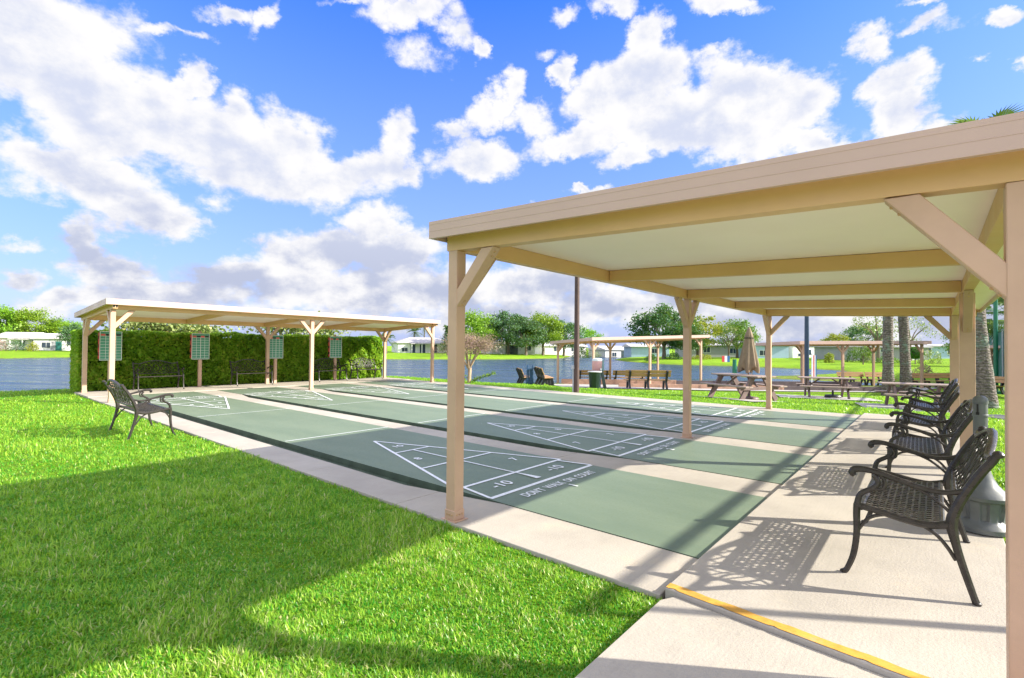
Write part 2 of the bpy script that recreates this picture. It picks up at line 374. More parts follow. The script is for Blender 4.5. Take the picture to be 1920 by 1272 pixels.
M_PLANK = mat('tan_plank', (.47, .27, .12), .6, .15, 3, stretch=(3, 12, 12), bump=.1)
M_PIC = mat('brown_plank', (.30, .225, .185), .6, .2, 4, stretch=(3, 12, 12), bump=.1)
M_PICLEG = mat('dark_brown_plank', (.15, .10, .09), .6, .2, 6, bump=.1)
M_BOARD = mat('rail_board', (.42, .25, .17), .7, .2, 3)
M_BOARDD = mat('dark_rail_board', (.10, .075, .075), .7, .2, 3)
M_POLEB = mat('brown_pole', (.075, .045, .038), .7, .3, 5, stretch=(8, 8, 1), bump=.2)
M_POLEG = mat('green_pole', (.015, .15, .085), .35, .1, 4)
M_POLEN = mat('navy_pole', (.025, .05, .10), .35, .1, 4)
M_CONDUIT = mat('grey_conduit', (.45, .47, .50), .4, .08, 5)
M_BIN = mat('green_bin', (.014, .034, .030), .45, .2, 7)
M_LID = mat('grey_lid', (.45, .45, .47), .5, .1, 7)
M_COOLER = mat('cooler_pink', (.62, .33, .34), .45, .06, 5)
M_COOLERW = mat('cooler_white', (.72, .74, .80), .45, .05, 5)
M_BLUE = mat('blue_plastic', (.03, .09, .20), .45, .2, 8)
M_CANVAS = mat('brown_canvas', (.215, .155, .10), .8, .12, 6, bump=.2, bscale=60)
M_RED = mat('red_paint', (.62, .07, .06), .5, .1, 10)
M_SBG = mat('scoreboard_green', (.06, .25, .165), .45, .08, 10)
M_WHITE = mat('white_paint', (.76, .76, .74), .5, .05, 3)
M_STUCCO = mat('white_stucco', (.72, .71, .70), .8, .06, 1, bump=.1)
M_STUCCOB = mat('blue_stucco', (.36, .49, .63), .8, .06, 1)
M_STUCCOG = mat('grey_stucco', (.34, .34, .37), .8, .06, 1)
M_ROOFW = mat('pale_roof', (.60, .57, .57), .7, .1, 1.4)
M_ROOFG = mat('grey_roof', (.40, .38, .40), .7, .12, 1.4)
M_GLASS = mat('dark_glass', (.035, .05, .075), .08, .3, .8, spec=.8)
M_DOOR = mat('navy_door', (.02, .035, .085), .5, .2, 2)
M_BARK = mat('bark', (.17, .13, .10), .85, .35, 4, bump=.5, stretch=(4, 4, 1))
M_BARKP = mat('pale_bark', (.40, .29, .19), .85, .25, 5, bump=.4, stretch=(4, 4, 1))
def palm_bark():
    m, t, p = newmat('palm_bark')
    tc = t.new('ShaderNodeTexCoord').outputs['Object']
    w = t.new('ShaderNodeTexWave', bands_direction='Z'); t.link(tc, w.inputs[0]); w.inputs['Scale'].default_value = 3.2; w.inputs['Distortion'].default_value = 7; w.inputs['Detail'].default_value = 3; w.inputs['Detail Scale'].default_value = 2
    n = t.noise(tc, 14, 6, .65)
    c = t.mix(t.ramp(n, .35, .7), (.07, .055, .05), (.24, .20, .175)); c = t.mix(t.math('MULTIPLY', w.outputs['Fac'], .22), c, (.15, .125, .11))
    li = t.ramp(t.noise(tc, 2.4, 5, .65), .52, .66, 0, .7); c = t.mix(li, c, (.17, .25, .20))
    t.link(c, p.inputs['Base Color']); p.inputs['Roughness'].default_value = .9
    b = t.new('ShaderNodeBump'); b.inputs['Strength'].default_value = .6; b.inputs['Distance'].default_value = .03
    t.link(t.math('ADD', w.outputs['Fac'], n), b.inputs['Height']); t.link(b.outputs[0], p.inputs['Normal']); return m
M_PALMB = palm_bark()
L_HEDGE = leafmat('hedge_leaf', (.12, .39, .02), (.45, .72, .065), (.56, .64, .09), .55)
L_MID = leafmat('mid_green_leaf', (.055, .15, .016), (.15, .30, .03), None, .25)
L_BRIGHT = leafmat('bright_leaf', (.10, .24, .012), (.27, .45, .03), None, .3)
L_DARK = leafmat('dark_leaf', (.022, .075, .020), (.07, .17, .045), None, .2)
L_TEAL = leafmat('bluish_leaf', (.032, .105, .045), (.105, .23, .08), None, .2)
L_YEL = leafmat('yellow_leaf', (.17, .22, .012), (.42, .42, .03), None, .3)
L_PINK = leafmat('dry_twig', (.20, .115, .11), (.42, .28, .25), (.42, .33, .10), .15)
L_PALE = leafmat('pale_leaf', (.13, .20, .05), (.34, .40, .15), (.45, .40, .12), .25)
L_PALM = leafmat('palm_leaf', (.03, .075, .02), (.11, .18, .07), None, .25)
L_GRASS = leafmat('grass_blade', (.038, .30, .012), (.52, .72, .07), (.74, .68, .34), .52, rough=.35, spec=.45)

# ------------------------------------------------------------------ terrain
LAKE = np.array([(-45, -140), (-40, -30), (-38, -10), (-36.6, -.7), (-34.9, 2.3), (-30.5, 11), (-27.1, 18), (-25.8, 19.4), (-24.2, 19.9), (-23.3, 22.2), (-22.4, 24.1), (-21.3, 26.3),
    (-13.6, 40.5), (-10.7, 43.9), (-7.3, 49), (-4.6, 57), (-4.2, 62), (-5.4, 65.2), (-7.4, 67), (-18.2, 68.6), (-28.2, 68.3), (-38, 76), (-46.7, 86.4), (-60.6, 127.7), (-74.6, 174), (-80.9, 157),
    (-79.2, 123.3), (-58.5, 87.3), (-58.8, 69.6), (-64.6, 59.7), (-70.9, 49), (-105.4, 12.9), (-102.5, 3.7), (-104, -30), (-112, -140)], float)
def lake_sd(x, y):
    """signed distance to the shore, negative in the water"""
    d = np.full(x.shape, 1e9); ins = np.zeros(x.shape, bool)
    n = len(LAKE)
    for i in range(n):
        a, b = LAKE[i], LAKE[(i + 1) % n]; e = b - a
        t = np.clip(((x - a[0]) * e[0] + (y - a[1]) * e[1]) / (e @ e), 0, 1)
        d = np.minimum(d, np.hypot(x - a[0] - t * e[0], y - a[1] - t * e[1]))
        c = ((a[1] > y) != (b[1] > y)) & (x < (b[0] - a[0]) * (y - a[1]) / (b[1] - a[1] + 1e-12) + a[0]); ins ^= c
    return np.where(ins, -d, d)
CX0, CX1, CY0, CY1 = -16.6, 6.5, -12., 10.2
def terrain(x, y):
    x = np.asarray(x, float); y = np.asarray(y, float)
    sd = lake_sd(x, y); ds = np.maximum(sd, 0)
    dr = np.hypot(np.maximum(np.maximum(CX0 - x, x - CX1), 0), np.maximum(np.maximum(CY0 - y, y - CY1), 0))
    t = dr / (dr + np.minimum(ds, 40) + 1e-6)
    far = np.clip((dr - 30) / 25, 0, 1)
    s = np.clip((dr - 1.) / 4.5, 0, 1); s = s * s * (3 - 2 * s)
    z = -.03 - np.maximum(.33 * s, np.minimum(t * 1.35, 1) * np.clip(dr / 4, 0, 1)) + (np.clip(ds / 2., 0, 1) * .36 + np.minimum(ds * .016, .8)) * far
    z = np.where(sd < 0, -1.03 - np.minimum(-sd * .25, 1.2), z)
    return z
def gz(x, y): return float(terrain(np.array([x]), np.array([y]))[0])
def lawn_mat():
    m, t, p = newmat('lawn')
    g = t.new('ShaderNodeNewGeometry').outputs['Position']
    n1 = t.ramp(t.noise(g, .35, 7, .6), .3, .7); n2 = t.ramp(t.noise(g, 9, 6, .7), .3, .72); n3 = t.ramp(t.noise(g, 60, 4, .7), .35, .75)
    c = t.mix(n1, (.17, .38, .010), (.30, .52, .02)); c = t.mix(t.math('MULTIPLY', n2, .45), c, (.34, .44, .04)); c = t.mix(t.math('MULTIPLY', n3, .55), c, (.07, .17, .008))
    c = t.mix(t.ramp(t.noise(g, 2.3, 6, .7), .48, .7, 0, .55), c, (.20, .19, .06))
    mud = t.math('MULTIPLY', t.ramp(t.sep(g)[2], -1.0, -.82, 1., 0.), t.ramp(t.noise(g, 1.2, 4), .4, .6, .25, .9))
    c = t.mix(mud, c, (.16, .12, .06))
    t.link(c, p.inputs['Base Color']); p.inputs['Roughness'].default_value = .9; p.inputs['Specular IOR Level'].default_value = .1
    b = t.new('ShaderNodeBump'); b.inputs['Strength'].default_value = .8; b.inputs['Distance'].default_value = .04
    t.link(t.math('ADD', n3, t.math('MULTIPLY', n2, .6)), b.inputs['Height']); t.link(b.outputs[0], p.inputs['Normal']); return m
def lines(a, b, s): return list(np.arange(a, b, s))
def out(a, k, n, s): 
    r = []; d = s
    for _ in range(n): a += k * d; d *= 1.32; r.append(a)
    return r
gx = lines(-48, 16, 1.0) + lines(-125, -48, 3.5) + lines(16, 60, 4) + out(60, 1, 17, 8) + out(-125, -1, 17, 8) + [-15.76, -15.74, 1.955, 1.965, 3.56, 3.58]
gy = lines(-10, 72, 1.0) + lines(72, 190, 3.5) + lines(-40, -10, 3) + out(190, 1, 16, 8) + out(-40, -1, 17, 8) + [-.68, -.665, -.645, -.635, 9.985, 9.995]
gx = np.unique(np.round(gx, 4)); gy = np.unique(np.round(gy, 4))
GX, GY = np.meshgrid(gx, gy, indexing='ij'); GZ = terrain(GX, GY)
under = ((GX > -15.75) & (GX < 3.57) & (GY > -.64) & (GY < 9.99)) | ((GX > 1.96) & (GX < 3.57) & (GY > -.67) & (GY < 9.99))
path_u = (GX > 2.1) & (GX < 8.) & (GY < -.7) & (GY > -9)
GZ = np.where(under | path_u, -.28, GZ)
ni, nj = GX.shape
idx = np.arange(ni * nj).reshape(ni, nj)
FQ = np.stack([idx[:-1, :-1], idx[1:, :-1], idx[1:, 1:], idx[:-1, 1:]], -1).reshape(-1, 4)
ground = npmesh('ground', np.stack([GX, GY, GZ], -1).reshape(-1, 3), FQ, lawn_mat(), smooth=False)
tag(ground, 'mown green lawn running down to the lake', 'lawn', kind='structure')

def water_mat():
    m, t, p = newmat('lake_water')
    g = t.new('ShaderNodeNewGeometry').outputs['Position']
    p.inputs['Base Color'].default_value = (.03, .06, .095, 1); p.inputs['Roughness'].default_value = .12; p.inputs['IOR'].default_value = 1.33
    x, y, z = t.sep(g)
    lat = t.math('ADD', t.math('MULTIPLY', x, RH.x), t.math('MULTIPLY', y, RH.y)); dep = t.math('ADD', t.math('MULTIPLY', x, FH.x), t.math('MULTIPLY', y, FH.y))
    w1 = t.noise(t.comb(t.math('MULTIPLY', lat, .40), t.math('MULTIPLY', dep, 1.25)), 1.25, 4, .6); w2 = t.noise(t.comb(t.math('MULTIPLY', lat, .22), dep), .34, 4, .55)
    b = t.new('ShaderNodeBump'); b.inputs['Strength'].default_value = 1.; b.inputs['Distance'].default_value = .55
    t.link(t.math('ADD', t.math('MULTIPLY', w1, .35), t.math('MULTIPLY', w2, 1.9)), b.inputs['Height'])
    t.link(t.ramp(w2, .3, .7, .30, .12), p.inputs['Roughness']); t.link(b.outputs[0], p.inputs['Normal']); return m
lk = MB(); lk.add([(-150, -160, -1.), (10, -160, -1.), (10, 200, -1.), (-150, 200, -1.)], [(0, 1, 2, 3)])
tag(lk.build('lake', water_mat()), 'rippled blue lake beyond the courts', 'lake', kind='structure')

# ------------------------------------------------------------------ shuffleboard courts
W, PITCHC, GUT = 1.829, 2.4696, .21
XE, XF = 1.965, -13.87
st = MB(); gap = .007
segs = [-13.87, -12.3, -9.6, -7.6, -5.8, -4., -2.25, -.55, 1.965]
for k in range(5):
    y0 = -.65 if k == 0 else W + PITCHC * (k - 1); y1 = PITCHC * k if k < 4 else 9.985
    for a, b in zip(segs[:-1], segs[1:]):
        q = lambda x: 0 if k == 4 else GUT * float(np.interp(x, [-12.0, -11.0, -1.0, .18], [0, 1, 1, 0]))
        xs_ = [a + gap / 2] + [x for x in (-12.0, -11.0, -1.0, .18) if a + .01 < x < b - .01] + [b - gap / 2]
        ya = y0 + (.001 if k else 0)
        st.prism([(xs_[0], ya), (xs_[-1], ya)] + [(x, y1 - .001 - q(x)) for x in reversed(xs_)], -.25, 0.)
ys = list(np.linspace(-.65, 9.985, 6))
for a, b in zip(ys[:-1], ys[1:]): st.box((-15.74, a + gap / 2, -.25), (-13.875, b - gap / 2, .018))
# the near ends run past the gutters, cut back where the gutter tapers out
tag(st.build('court_apron', M_CONC, bevel=.004), 'pale concrete strips between and around the green courts', 'pavement', kind='structure')

def line(mb, p, q, w, z):
    p, q = Vector((p[0], p[1], z)), Vector((q[0], q[1], z)); d = (q - p).normalized(); n = Vector((-d.y, d.x, 0)) * w / 2
    mb.add([p - n, q - n, q + n, p + n], [(0, 1, 2, 3)])
def text_mesh(txt, size, x, y, z, flip, parent, width=None, name='painted_lettering', bold=.0):
    cu = bpy.data.curves.new('t', 'FONT'); cu.body = txt; cu.size = size; cu.align_x = 'CENTER'; cu.align_y = 'CENTER'; cu.offset = bold
    o = bpy.data.objects.new('t', cu); COL.objects.link(o); bpy.context.view_layer.update()
    me = bpy.data.meshes.new_from_object(o.evaluated_get(bpy.context.evaluated_depsgraph_get()))
    bpy.data.objects.remove(o); bpy.data.curves.remove(cu)
    co = np.empty(len(me.vertices) * 3); me.vertices.foreach_get('co', co); co = co.reshape(-1, 3)
    if width: co[:, 0] *= width / (co[:, 0].max() - co[:, 0].min())
    a = -1 if flip else 1
    new = np.stack([x - a * co[:, 1], y + a * co[:, 0], np.full(len(co), z)], 1)
    me.vertices.foreach_set('co', new.ravel()); me.name = name; me.materials.clear(); me.materials.append(M_LINE); me.update()
    n = bpy.data.objects.new(name, me); COL.objects.link(n); n.parent = parent; return n
ft = .3048
NUM = ['1', '2', '3', '4']
for k in range(4):
    y0 = PITCHC * k
    c = MB(); c.box((XF, y0, -.22), (XE, y0 + W, .006)); c.mi = [1, 0, 1, 1, 1, 1]  # sides take the dark green with the shade painted in
    co = c.build('shuffleboard_court', [M_COURT, M_GUTSHADE])
    nm = ['nearest', 'second', 'third', 'farthest'][k]
    tag(co, '%s green shuffleboard court with white scoring triangles' % nm, 'court', 'parallel shuffleboard courts', 'structure')
    # gutter along the near long side, its floor rising to nothing at both base lines
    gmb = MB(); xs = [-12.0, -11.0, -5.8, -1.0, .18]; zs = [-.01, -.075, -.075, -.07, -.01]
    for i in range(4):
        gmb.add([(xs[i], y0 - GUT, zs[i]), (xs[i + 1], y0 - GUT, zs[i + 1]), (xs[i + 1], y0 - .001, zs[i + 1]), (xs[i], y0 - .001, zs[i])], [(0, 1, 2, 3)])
    gmb.build('gutter', M_GUTSHADE, co)
    # concrete fill where the apron was cut back but the gutter has ended
    mk = MB(); zi = [.010]
    def ln(p, q, w=.036):
        line(mk, (p[0], p[1] + y0), (q[0], q[1] + y0), w, zi[0]); zi[0] += .0005
    for sgn, bx in ((-1, 0.), (1, -39 * ft)):
        f = lambda d: bx + sgn * d * ft
        h = W / 2; tri = lambda d: (10.5 - d) / 9 * (h - .015)
        ln((f(0), .015), (f(0), W - .015), .05); ln((f(1.5), .01), (f(1.5), W - .01), .042)
        ln((f(1.5), .012), (f(10.5), h)); ln((f(1.5), W - .012), (f(10.5), h))
        ln((f(4.5), h - tri(4.5)), (f(4.5), h + tri(4.5))); ln((f(7.5), h - tri(7.5)), (f(7.5), h + tri(7.5)))
        ln((f(1.5), h), (f(7.5), h), .026)
        ln((f(1.45), .10), (f(0), .02)); ln((f(1.45), W - .10), (f(0), W - .02))
        mk.add([(f(1.4), y0 + h - .008, zi[0]), (f(.35), y0 + h - .042, zi[0]), (f(.35), y0 + h + .042, zi[0]), (f(1.4), y0 + h + .008, zi[0])], [(0, 1, 2, 3)])
        ln((f(13.5), .012), (f(13.5), W - .012), .022)
        fl = sgn > 0; z = .0135
        for txt, d, yy, sz in (('10', 8.6, 0, .17), ('8', 5.9, -.30, .17), ('8', 5.9, .30, .17), ('7', 2.9, -.5, .19), ('7', 2.9, .5, .19), ('-10', .78, -.47, .21), ('-10', .78, .47, .21)):
            text_mesh(txt, sz, f(d), y0 + h + yy, z, fl, co, name='score_numeral', bold=.003)
        text_mesh("DON'T  WALK  ON  COURT", .15, f(-.62), y0 + h, z, fl, co, width=1.26, name='warning_lettering', bold=.003)
        text_mesh(NUM[k], .15, f(-1.12), y0 + h, z, fl, co, name='court_number', bold=.004)
    mk.build('court_lines', M_LINE, co)

# walkway with benches, kerb and lower path
wk = MB(); KE = lambda x: -.635 - .0757 * (x - 1.985)      # the kerb runs a little askew
ys = [2.55, 5.02, 7.5, 10.02]
wk.prism([(1.985, KE(1.985)), (3.57, KE(3.57)), (3.57, 2.55 - gap / 2), (1.985, 2.55 - gap / 2)], -.25, .045)
for a, b in zip(ys[:-1], ys[1:]): wk.box((1.985, a + gap / 2, -.25), (3.57, b - gap / 2, .045))
wk.build('walkway', M_CONC, bevel=.006)
tag(bpy.data.objects['walkway'], 'raised pale concrete walkway under the benches', 'walkway', kind='structure')
pth = MB(); pth.prism([(2.05, KE(2.05) - .006), (2.0, -.74), (2.0, -2.4), (2.0, -8.8), (7.9, -8.8), (7.9, KE(3.57) - .006), (3.57, KE(3.57) - .006)], -.25, .021)
tag(pth.build('footpath', M_CONC, bevel=.008), 'smooth pale concrete path below the yellow kerb', 'path', kind='structure')
kb = MB(); n = 90; top = []
for i in range(n + 1):
    x = 1.99 + 1.575 * i / n
    w_in = .068 + .004 * math.sin(i * .37) + random.uniform(-.002, .002); w_out = .004 + max(0, math.sin(i * .61) * math.sin(i * .23 + 1)) ** 3 * .03 * random.random()
    top.append((x, KE(x) + w_out, KE(x) + w_in))
for a, b in zip(top[:-1], top[1:]):
    kb.add([(a[0], a[1], .049), (b[0], b[1], .049), (b[0], b[2], .049), (a[0], a[2], .049)], [(0, 1, 2, 3)])
tag(kb.build('kerb_marking', M_YELLOW), 'chipped yellow paint line along the kerb edge', 'kerb paint', kind='structure')

# ------------------------------------------------------------------ shade pavilions
def pavilion(name, label, org, rz, sg, wid, y0, y1, px, py, ztop, slope, slopey, rafters, ps, base, group='flat-roofed tan shade pavilions', fas=.14, detail=True, pw2=None):
    T = thing(name, label, 'pavilion', org, rz, group)
    def P(x, y, z): return (sg * x, y, z + slope * x + slopey * y)
    def hexa(mb, a, b):
        (xa, ya, za), (xb, yb, zb) = a, b
        vs = [P(x, y, z) for z in (za, zb) for x, y in ((xa, ya), (xb, ya), (xb, yb), (xa, yb))]
        mb.add(vs, [(0, 3, 2, 1), (4, 5, 6, 7), (0, 1, 5, 4), (1, 2, 6, 5), (2, 3, 7, 6), (3, 0, 4, 7)])
    ft_ = .028; zc = ztop - .085
    m = MB(); hexa(m, (ft_, y0 + ft_, zc), (wid - ft_, y1 - ft_, zc + .03)); ce = m.build('ceiling', M_CEIL, T)
    m = MB(); hexa(m, (ft_, y0 + ft_, zc + .033), (wid - ft_, y1 - ft_, ztop - .008)); m.build('roof_deck', M_ROOFTOP, T)
    for a, b in (((0, y0, ztop - fas), (wid, y0 + ft_, ztop)), ((0, y1 - ft_, ztop - fas), (wid, y1, ztop)),
                 ((0, y0 + ft_ + .001, ztop - fas), (ft_, y1 - ft_ - .001, ztop)), ((wid - ft_, y0 + ft_ + .001, ztop - fas), (wid, y1 - ft_ - .001, ztop))):
        m = MB(); hexa(m, a, b)
        if detail:   # pressed ribs of the metal trim
            dx, dy = b[0] - a[0], b[1] - a[1]
            for q, hh in ((.018, .010), (.078, .005)):
                if dx > dy:
                    yo = a[1] - .0015 if a[1] == y0 else b[1]
                    hexa(m, (a[0], yo, ztop - q - hh), (b[0], yo + .0015, ztop - q))
                else:
                    xo = a[0] - .0015 if a[0] == 0 else b[0]
                    hexa(m, (xo, a[1], ztop - q - hh), (xo + .0015, b[1], ztop - q))
        m.build('fascia', M_FASCIA, T, bevel=.003)
    bt = ztop - .225; h = ps / 2
    pw2 = pw2 or ps
    for y in (py[0], py[-1]):          # end beams, dark plates paint the shaded hollows of the channel ends
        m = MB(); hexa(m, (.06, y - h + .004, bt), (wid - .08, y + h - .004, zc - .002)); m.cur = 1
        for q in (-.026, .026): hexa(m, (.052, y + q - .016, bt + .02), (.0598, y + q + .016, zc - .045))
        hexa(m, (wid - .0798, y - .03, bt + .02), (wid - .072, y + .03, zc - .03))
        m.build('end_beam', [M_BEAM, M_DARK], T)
    for i, x in enumerate(px):
        m = MB(); hexa(m, (x - h + .006, py[0] + h, bt), (x + h - .006, py[-1] - h, zc - .002)); sb = m.build('side_beam', M_BEAM, T, bevel=.004)
    for y in rafters:
        m = MB(); hexa(m, (px[0] + h, y, bt + .004), (px[1] - h, y + .075, zc - .003)); m.build('rafter', M_BEAM, T, bevel=.004)
    for i, x in enumerate(px):
        w = (ps, pw2)[i] / 2
        for j, y in enumerate(py):
            zt = bt + slope * x + slopey * y - .001
            zb = base(x, y)
            m = MB(); m.box((sg * x - w, y - h, zb), (sg * x + w, y + h, zt))
            po = m.build('post', M_POST, T, bevel=.004)
            if detail and not (i == 1 and j == 0 and sg > 0):
                m = MB(); m.box((sg * x - w - .035, y - h - .025, zb), (sg * x + w + .035, y + h + .025, zb + .008))
                m.box((sg * x - w - .006, y - h - .006, zb + .008), (sg * x + w + .006, y + h + .006, zb + .085)); m.cur = 1
                for q in (-.03, 0, .03):
                    for s2 in (-1, 1): m.cbox((sg * x + s2 * (w + .009), y + q, zb + .05), (.008, .014, .014)); m.cbox((sg * x + q, y + s2 * (h + .009), zb + .05), (.014, .008, .014))
                m.build('base_plate', [M_POST, M_BOLT], po, bevel=.003)
            br = .40
            def brace(dx, dy, wd=.085):
                if dx: p = (sg * (x + dx * (w - .01)), y, zt - br * 1.02 - .07); q = (sg * (x + dx * (w + br)), y, zt + slope * dx * br - .004)
                else: p = (sg * x, y + dy * (h - .01), zt - br * 1.02 - .07); q = (sg * x, y + dy * (h + br), zt - .004)
                p, q = Vector(p), Vector(q); m = MB()
                # parallelogram profile: vertical cut at the post, level cut at the beam
                ex = Vector((dx * sg * .13, dy * .13, 0)); up = Vector((0, 0, .145)); sd = Vector((0, wd / 2, 0)) if dx else Vector((wd / 2, 0, 0))
                vs = [p - sd, p + up - sd, q - ex - sd, q - sd, p + sd, p + up + sd, q - ex + sd, q + sd]
                m.add(vs, [(0, 1, 2, 3), (7, 6, 5, 4), (0, 4, 5, 1), (1, 5, 6, 2), (2, 6, 7, 3), (3, 7, 4, 0)])
                if detail:
                    m.cur = 1
                    for s3 in (.06, .12, .86, .93):
                        c_ = p + (q - p) * s3; m.cbox((c_.x, c_.y, c_.z - .001), (.016, .016, .014))
                m.build('brace', [M_POST, M_BOLT], T, bevel=.004)
            if j > 0: brace(0, -1)
            if j < len(py) - 1: brace(0, 1)
            if j in (0, len(py) - 1): brace(1 if i == 0 else -1, 0, .095)
    return T
RAF = [1.90, 4.39, 6.89]
pavilion('shade_pavilion', 'nearest tan pavilion whose flat roof covers the benches at right', (0, 0, 0), 0, 1, 3.88, -.765, 9.93, (.134, 3.478), (-.567, 4.53, 9.72), 2.462, -.034, 0.,
         RAF + [9.30], .104, lambda x, y: 0. if x < 1 else .045, pw2=.14)
pavilion('shade_pavilion', 'tan pavilion across the courts along the tall hedge', (-11.79, 0, 0), 0, -1, 3.92, -.69, 9.80, (.31, 3.50), (-.5, 4.6, 9.65), 2.505, -.052, -.004,
         [2.0, 4.45, 6.9], .104, lambda x, y: 0. if x < 1 else .018)

# ------------------------------------------------------------------ cast metal benches
def bench():
    T = thing('metal_bench', '', 'bench')
    hw = .585
    for s in (-1, 1):
        y = s * hw
        Q = lambda pts: [(x, y, z) for x, z in pts]
        m = MB()
        m.tube(Q([(-.300, .008), (-.283, .035), (-.252, .13), (-.236, .26), (-.236, .38), (-.233, .44)]), [.017, .016, .018, .019, .020, .021], 8, 5)   # front leg
        m.tube(Q([(-.233, .44), (-.215, .505), (-.155, .55), (-.128, .59), (-.150, .632)]), [.019, .017, .016, .016, .015], 8, 6)   # scroll up to the arm
        m.tube(Q([(-.155, .55), (-.105, .555), (-.098, .61), (-.135, .645)]), .011, 8, 5)
        m.tube(Q([(.305, .008), (.292, .05), (.252, .19), (.222, .31), (.205, .42), (.222, .50), (.262, .60), (.325, .72), (.372, .795), (.392, .832)]), [.019, .018, .020, .022, .030, .026, .024, .023, .022, .018], 8, 5)   # rear leg and back post
        m.tube(Q([(-.238, .435), (-.13, .418), (0, .395), (.10, .388), (.19, .41)]), [.021, .020, .020, .021, .024], 8, 6)   # seat rail
        m.tube(Q([(-.232, .275), (-.175, .365), (-.10, .402), (-.04, .408)]), .0105, 8, 5)
        m.tube(Q([(.06, .39), (.135, .345), (.185, .285), (.222, .22)]), .0105, 8, 5)
        m.lathe([(.001, 0), (.02, .002), (.022, .012), (.012, .02)], 10, (-.303, y, 0)); m.lathe([(.001, 0), (.02, .002), (.022, .012), (.012, .02)], 10, (.307, y, 0))
        m.lathe([(.004, -.02), (.024, -.012), (.027, .004), (.018, .018), (.003, .024)], 10, (.395, y, .83))
        m.build('side_frame', M_IRON, T, smooth=True)
        m = MB()
        m.tube(Q([(-.245, .612), (-.258, .632), (-.235, .655), (-.16, .655), (-.03, .622), (.10, .590), (.19, .590), (.255, .612)]), [.015, .022, .021, .018, .016, .015, .015, .016], 8, 6)
        m.tube(Q([(.02, .600), (.10, .565), (.17, .51), (.205, .47)]), .009, 8, 5)
        m.build('armrest', M_IRON, T, smooth=True)
    # seat: cast plate pierced with rows of diamonds
    m = MB(); nx, ny = 11, 23; x0, x1 = -.205, .155; a = (x1 - x0) / nx; b = 2 * (hw - .02) / ny
    zs = lambda x: .427 - .028 * math.sin((x - x0) / (x1 - x0) * PI * .85)
    th = .007
    for i in range(nx):
        off = (i % 2) * .5
        for j in range(-1, ny + 1):
            ya = -hw + .02 + (j + off) * b; yb = ya + b; xa = x0 + i * a; xb = xa + a
            yl, yh = max(ya, -hw + .02), min(yb, hw - .02)
            if yh - yl < .004: continue
            cx, cy = (xa + xb) / 2, (ya + yb) / 2
            outer = [(xa, yl), (xb, yl), (xb, yh), (xa, yh)]
            if yh - yl < b * .9:
                m.add([(x, y, zs(x)) for x, y in outer] + [(x, y, zs(x) - th) for x, y in outer], [(0, 1, 2, 3), (7, 6, 5, 4)]); continue
            hole = [(cx - a * .36, cy - b * .40), (cx + a * .36, cy - b * .20), (cx + a * .36, cy + b * .40), (cx - a * .36, cy + b * .20)]
            vs = [(x, y, zs(x)) for x, y in outer + hole] + [(x, y, zs(x) - th) for x, y in outer + hole]
            m.add(vs, [(0, 1, 5, 4), (1, 2, 6, 5), (2, 3, 7, 6), (3, 0, 4, 7), (8, 12, 13, 9), (9, 13, 14, 10), (10, 14, 15, 11), (11, 15, 12, 8),
                       (4, 5, 13, 12), (5, 6, 14, 13), (6, 7, 15, 14), (7, 4, 12, 15)])
    m.tube([(-.215, -hw, .420), (-.215, hw, .420)], .017, 8); m.tube([(.165, -hw, .405), (.165, hw, .405)], .014, 8)
    m.build('seat', M_IRON, T, smooth=True)
    # back: rounded frame, lattice of crossing ribs with ovals
    x_ = lambda t: .228 + .155 * t; z_ = lambda t: .485 + .345 * t
    Bk = lambda y, t: (x_(t) + .03 * (abs(y) / hw < .0), y, z_(t))
    top = lambda y: .93 + .235 * max(0, math.cos(y / hw * PI * .62)) ** 1.5 - .05 * math.exp(-((abs(y) - .42) / .10) ** 2)
    m = MB()
    m.tube([Bk(y, top(y)) for y in np.linspace(-hw, hw, 33)], .019, 8, flat=1.2)
    m.tube([Bk(y, .02 + .05 * (y / hw) ** 2) for y in np.linspace(-hw, hw, 13)], .014, 8)
    m.build('back_frame', M_IRON, T, smooth=True)
    m = MB()
    for k in range(-9, 10):
        for d in (-1, 1):
            pts = []
            for q in np.linspace(0, 1.2, 13):
                y = k * .125 + d * (q * .46 + .06 * math.sin(q * 5))
                if abs(y) < hw - .015 and .03 < q < top(y) - .02: pts.append(Bk(y, q))
                elif len(pts) > 2: break
                else: pts = []
            if len(pts) > 2: m.tube(pts, .0068, 6, cap=True)
    for cy in (-.40, -.2, 0, .2, .40):
        ry = .078; rt = .25 if cy else .34; ct = .5
        m.tube([Bk(cy + ry * math.cos(a), ct + rt * math.sin(a)) for a in np.linspace(0, 2 * PI, 20, endpoint=False)], .0085, 6, closed=True)
    m.build('back_lattice', M_IRON, T, smooth=True)
    return T
B0 = bench()
BG = 'cast metal benches along the walkway'
def put_bench(i, loc, rz, label, group):
    if i == 0:
        B0.location = loc; B0.rotation_euler = (0, 0, rz); B0['label'] = label; B0['group'] = group; return B0
    return dup(B0, loc, rz, label, group)
for i, y in enumerate((.89, 3.36, 5.83, 8.30)):
    put_bench(i, (3.05 + (.0, .012, -.015, .01)[i], y, .045), (.0, .02, -.025, .015)[i], ['black cast metal bench beside the grey ash receptacle, largest in view', 'black lattice bench between the big front bench and the thick tan post',
        'black cast bench second from the far end of the right-hand row', 'farthest black bench of the right-hand row, by the picnic tables'][i], BG)
put_bench(4, (-6.70, -1.13, -.03), -PI / 2, 'lone dark metal bench standing on the sunny grass at left', 'cast metal benches by the courts')
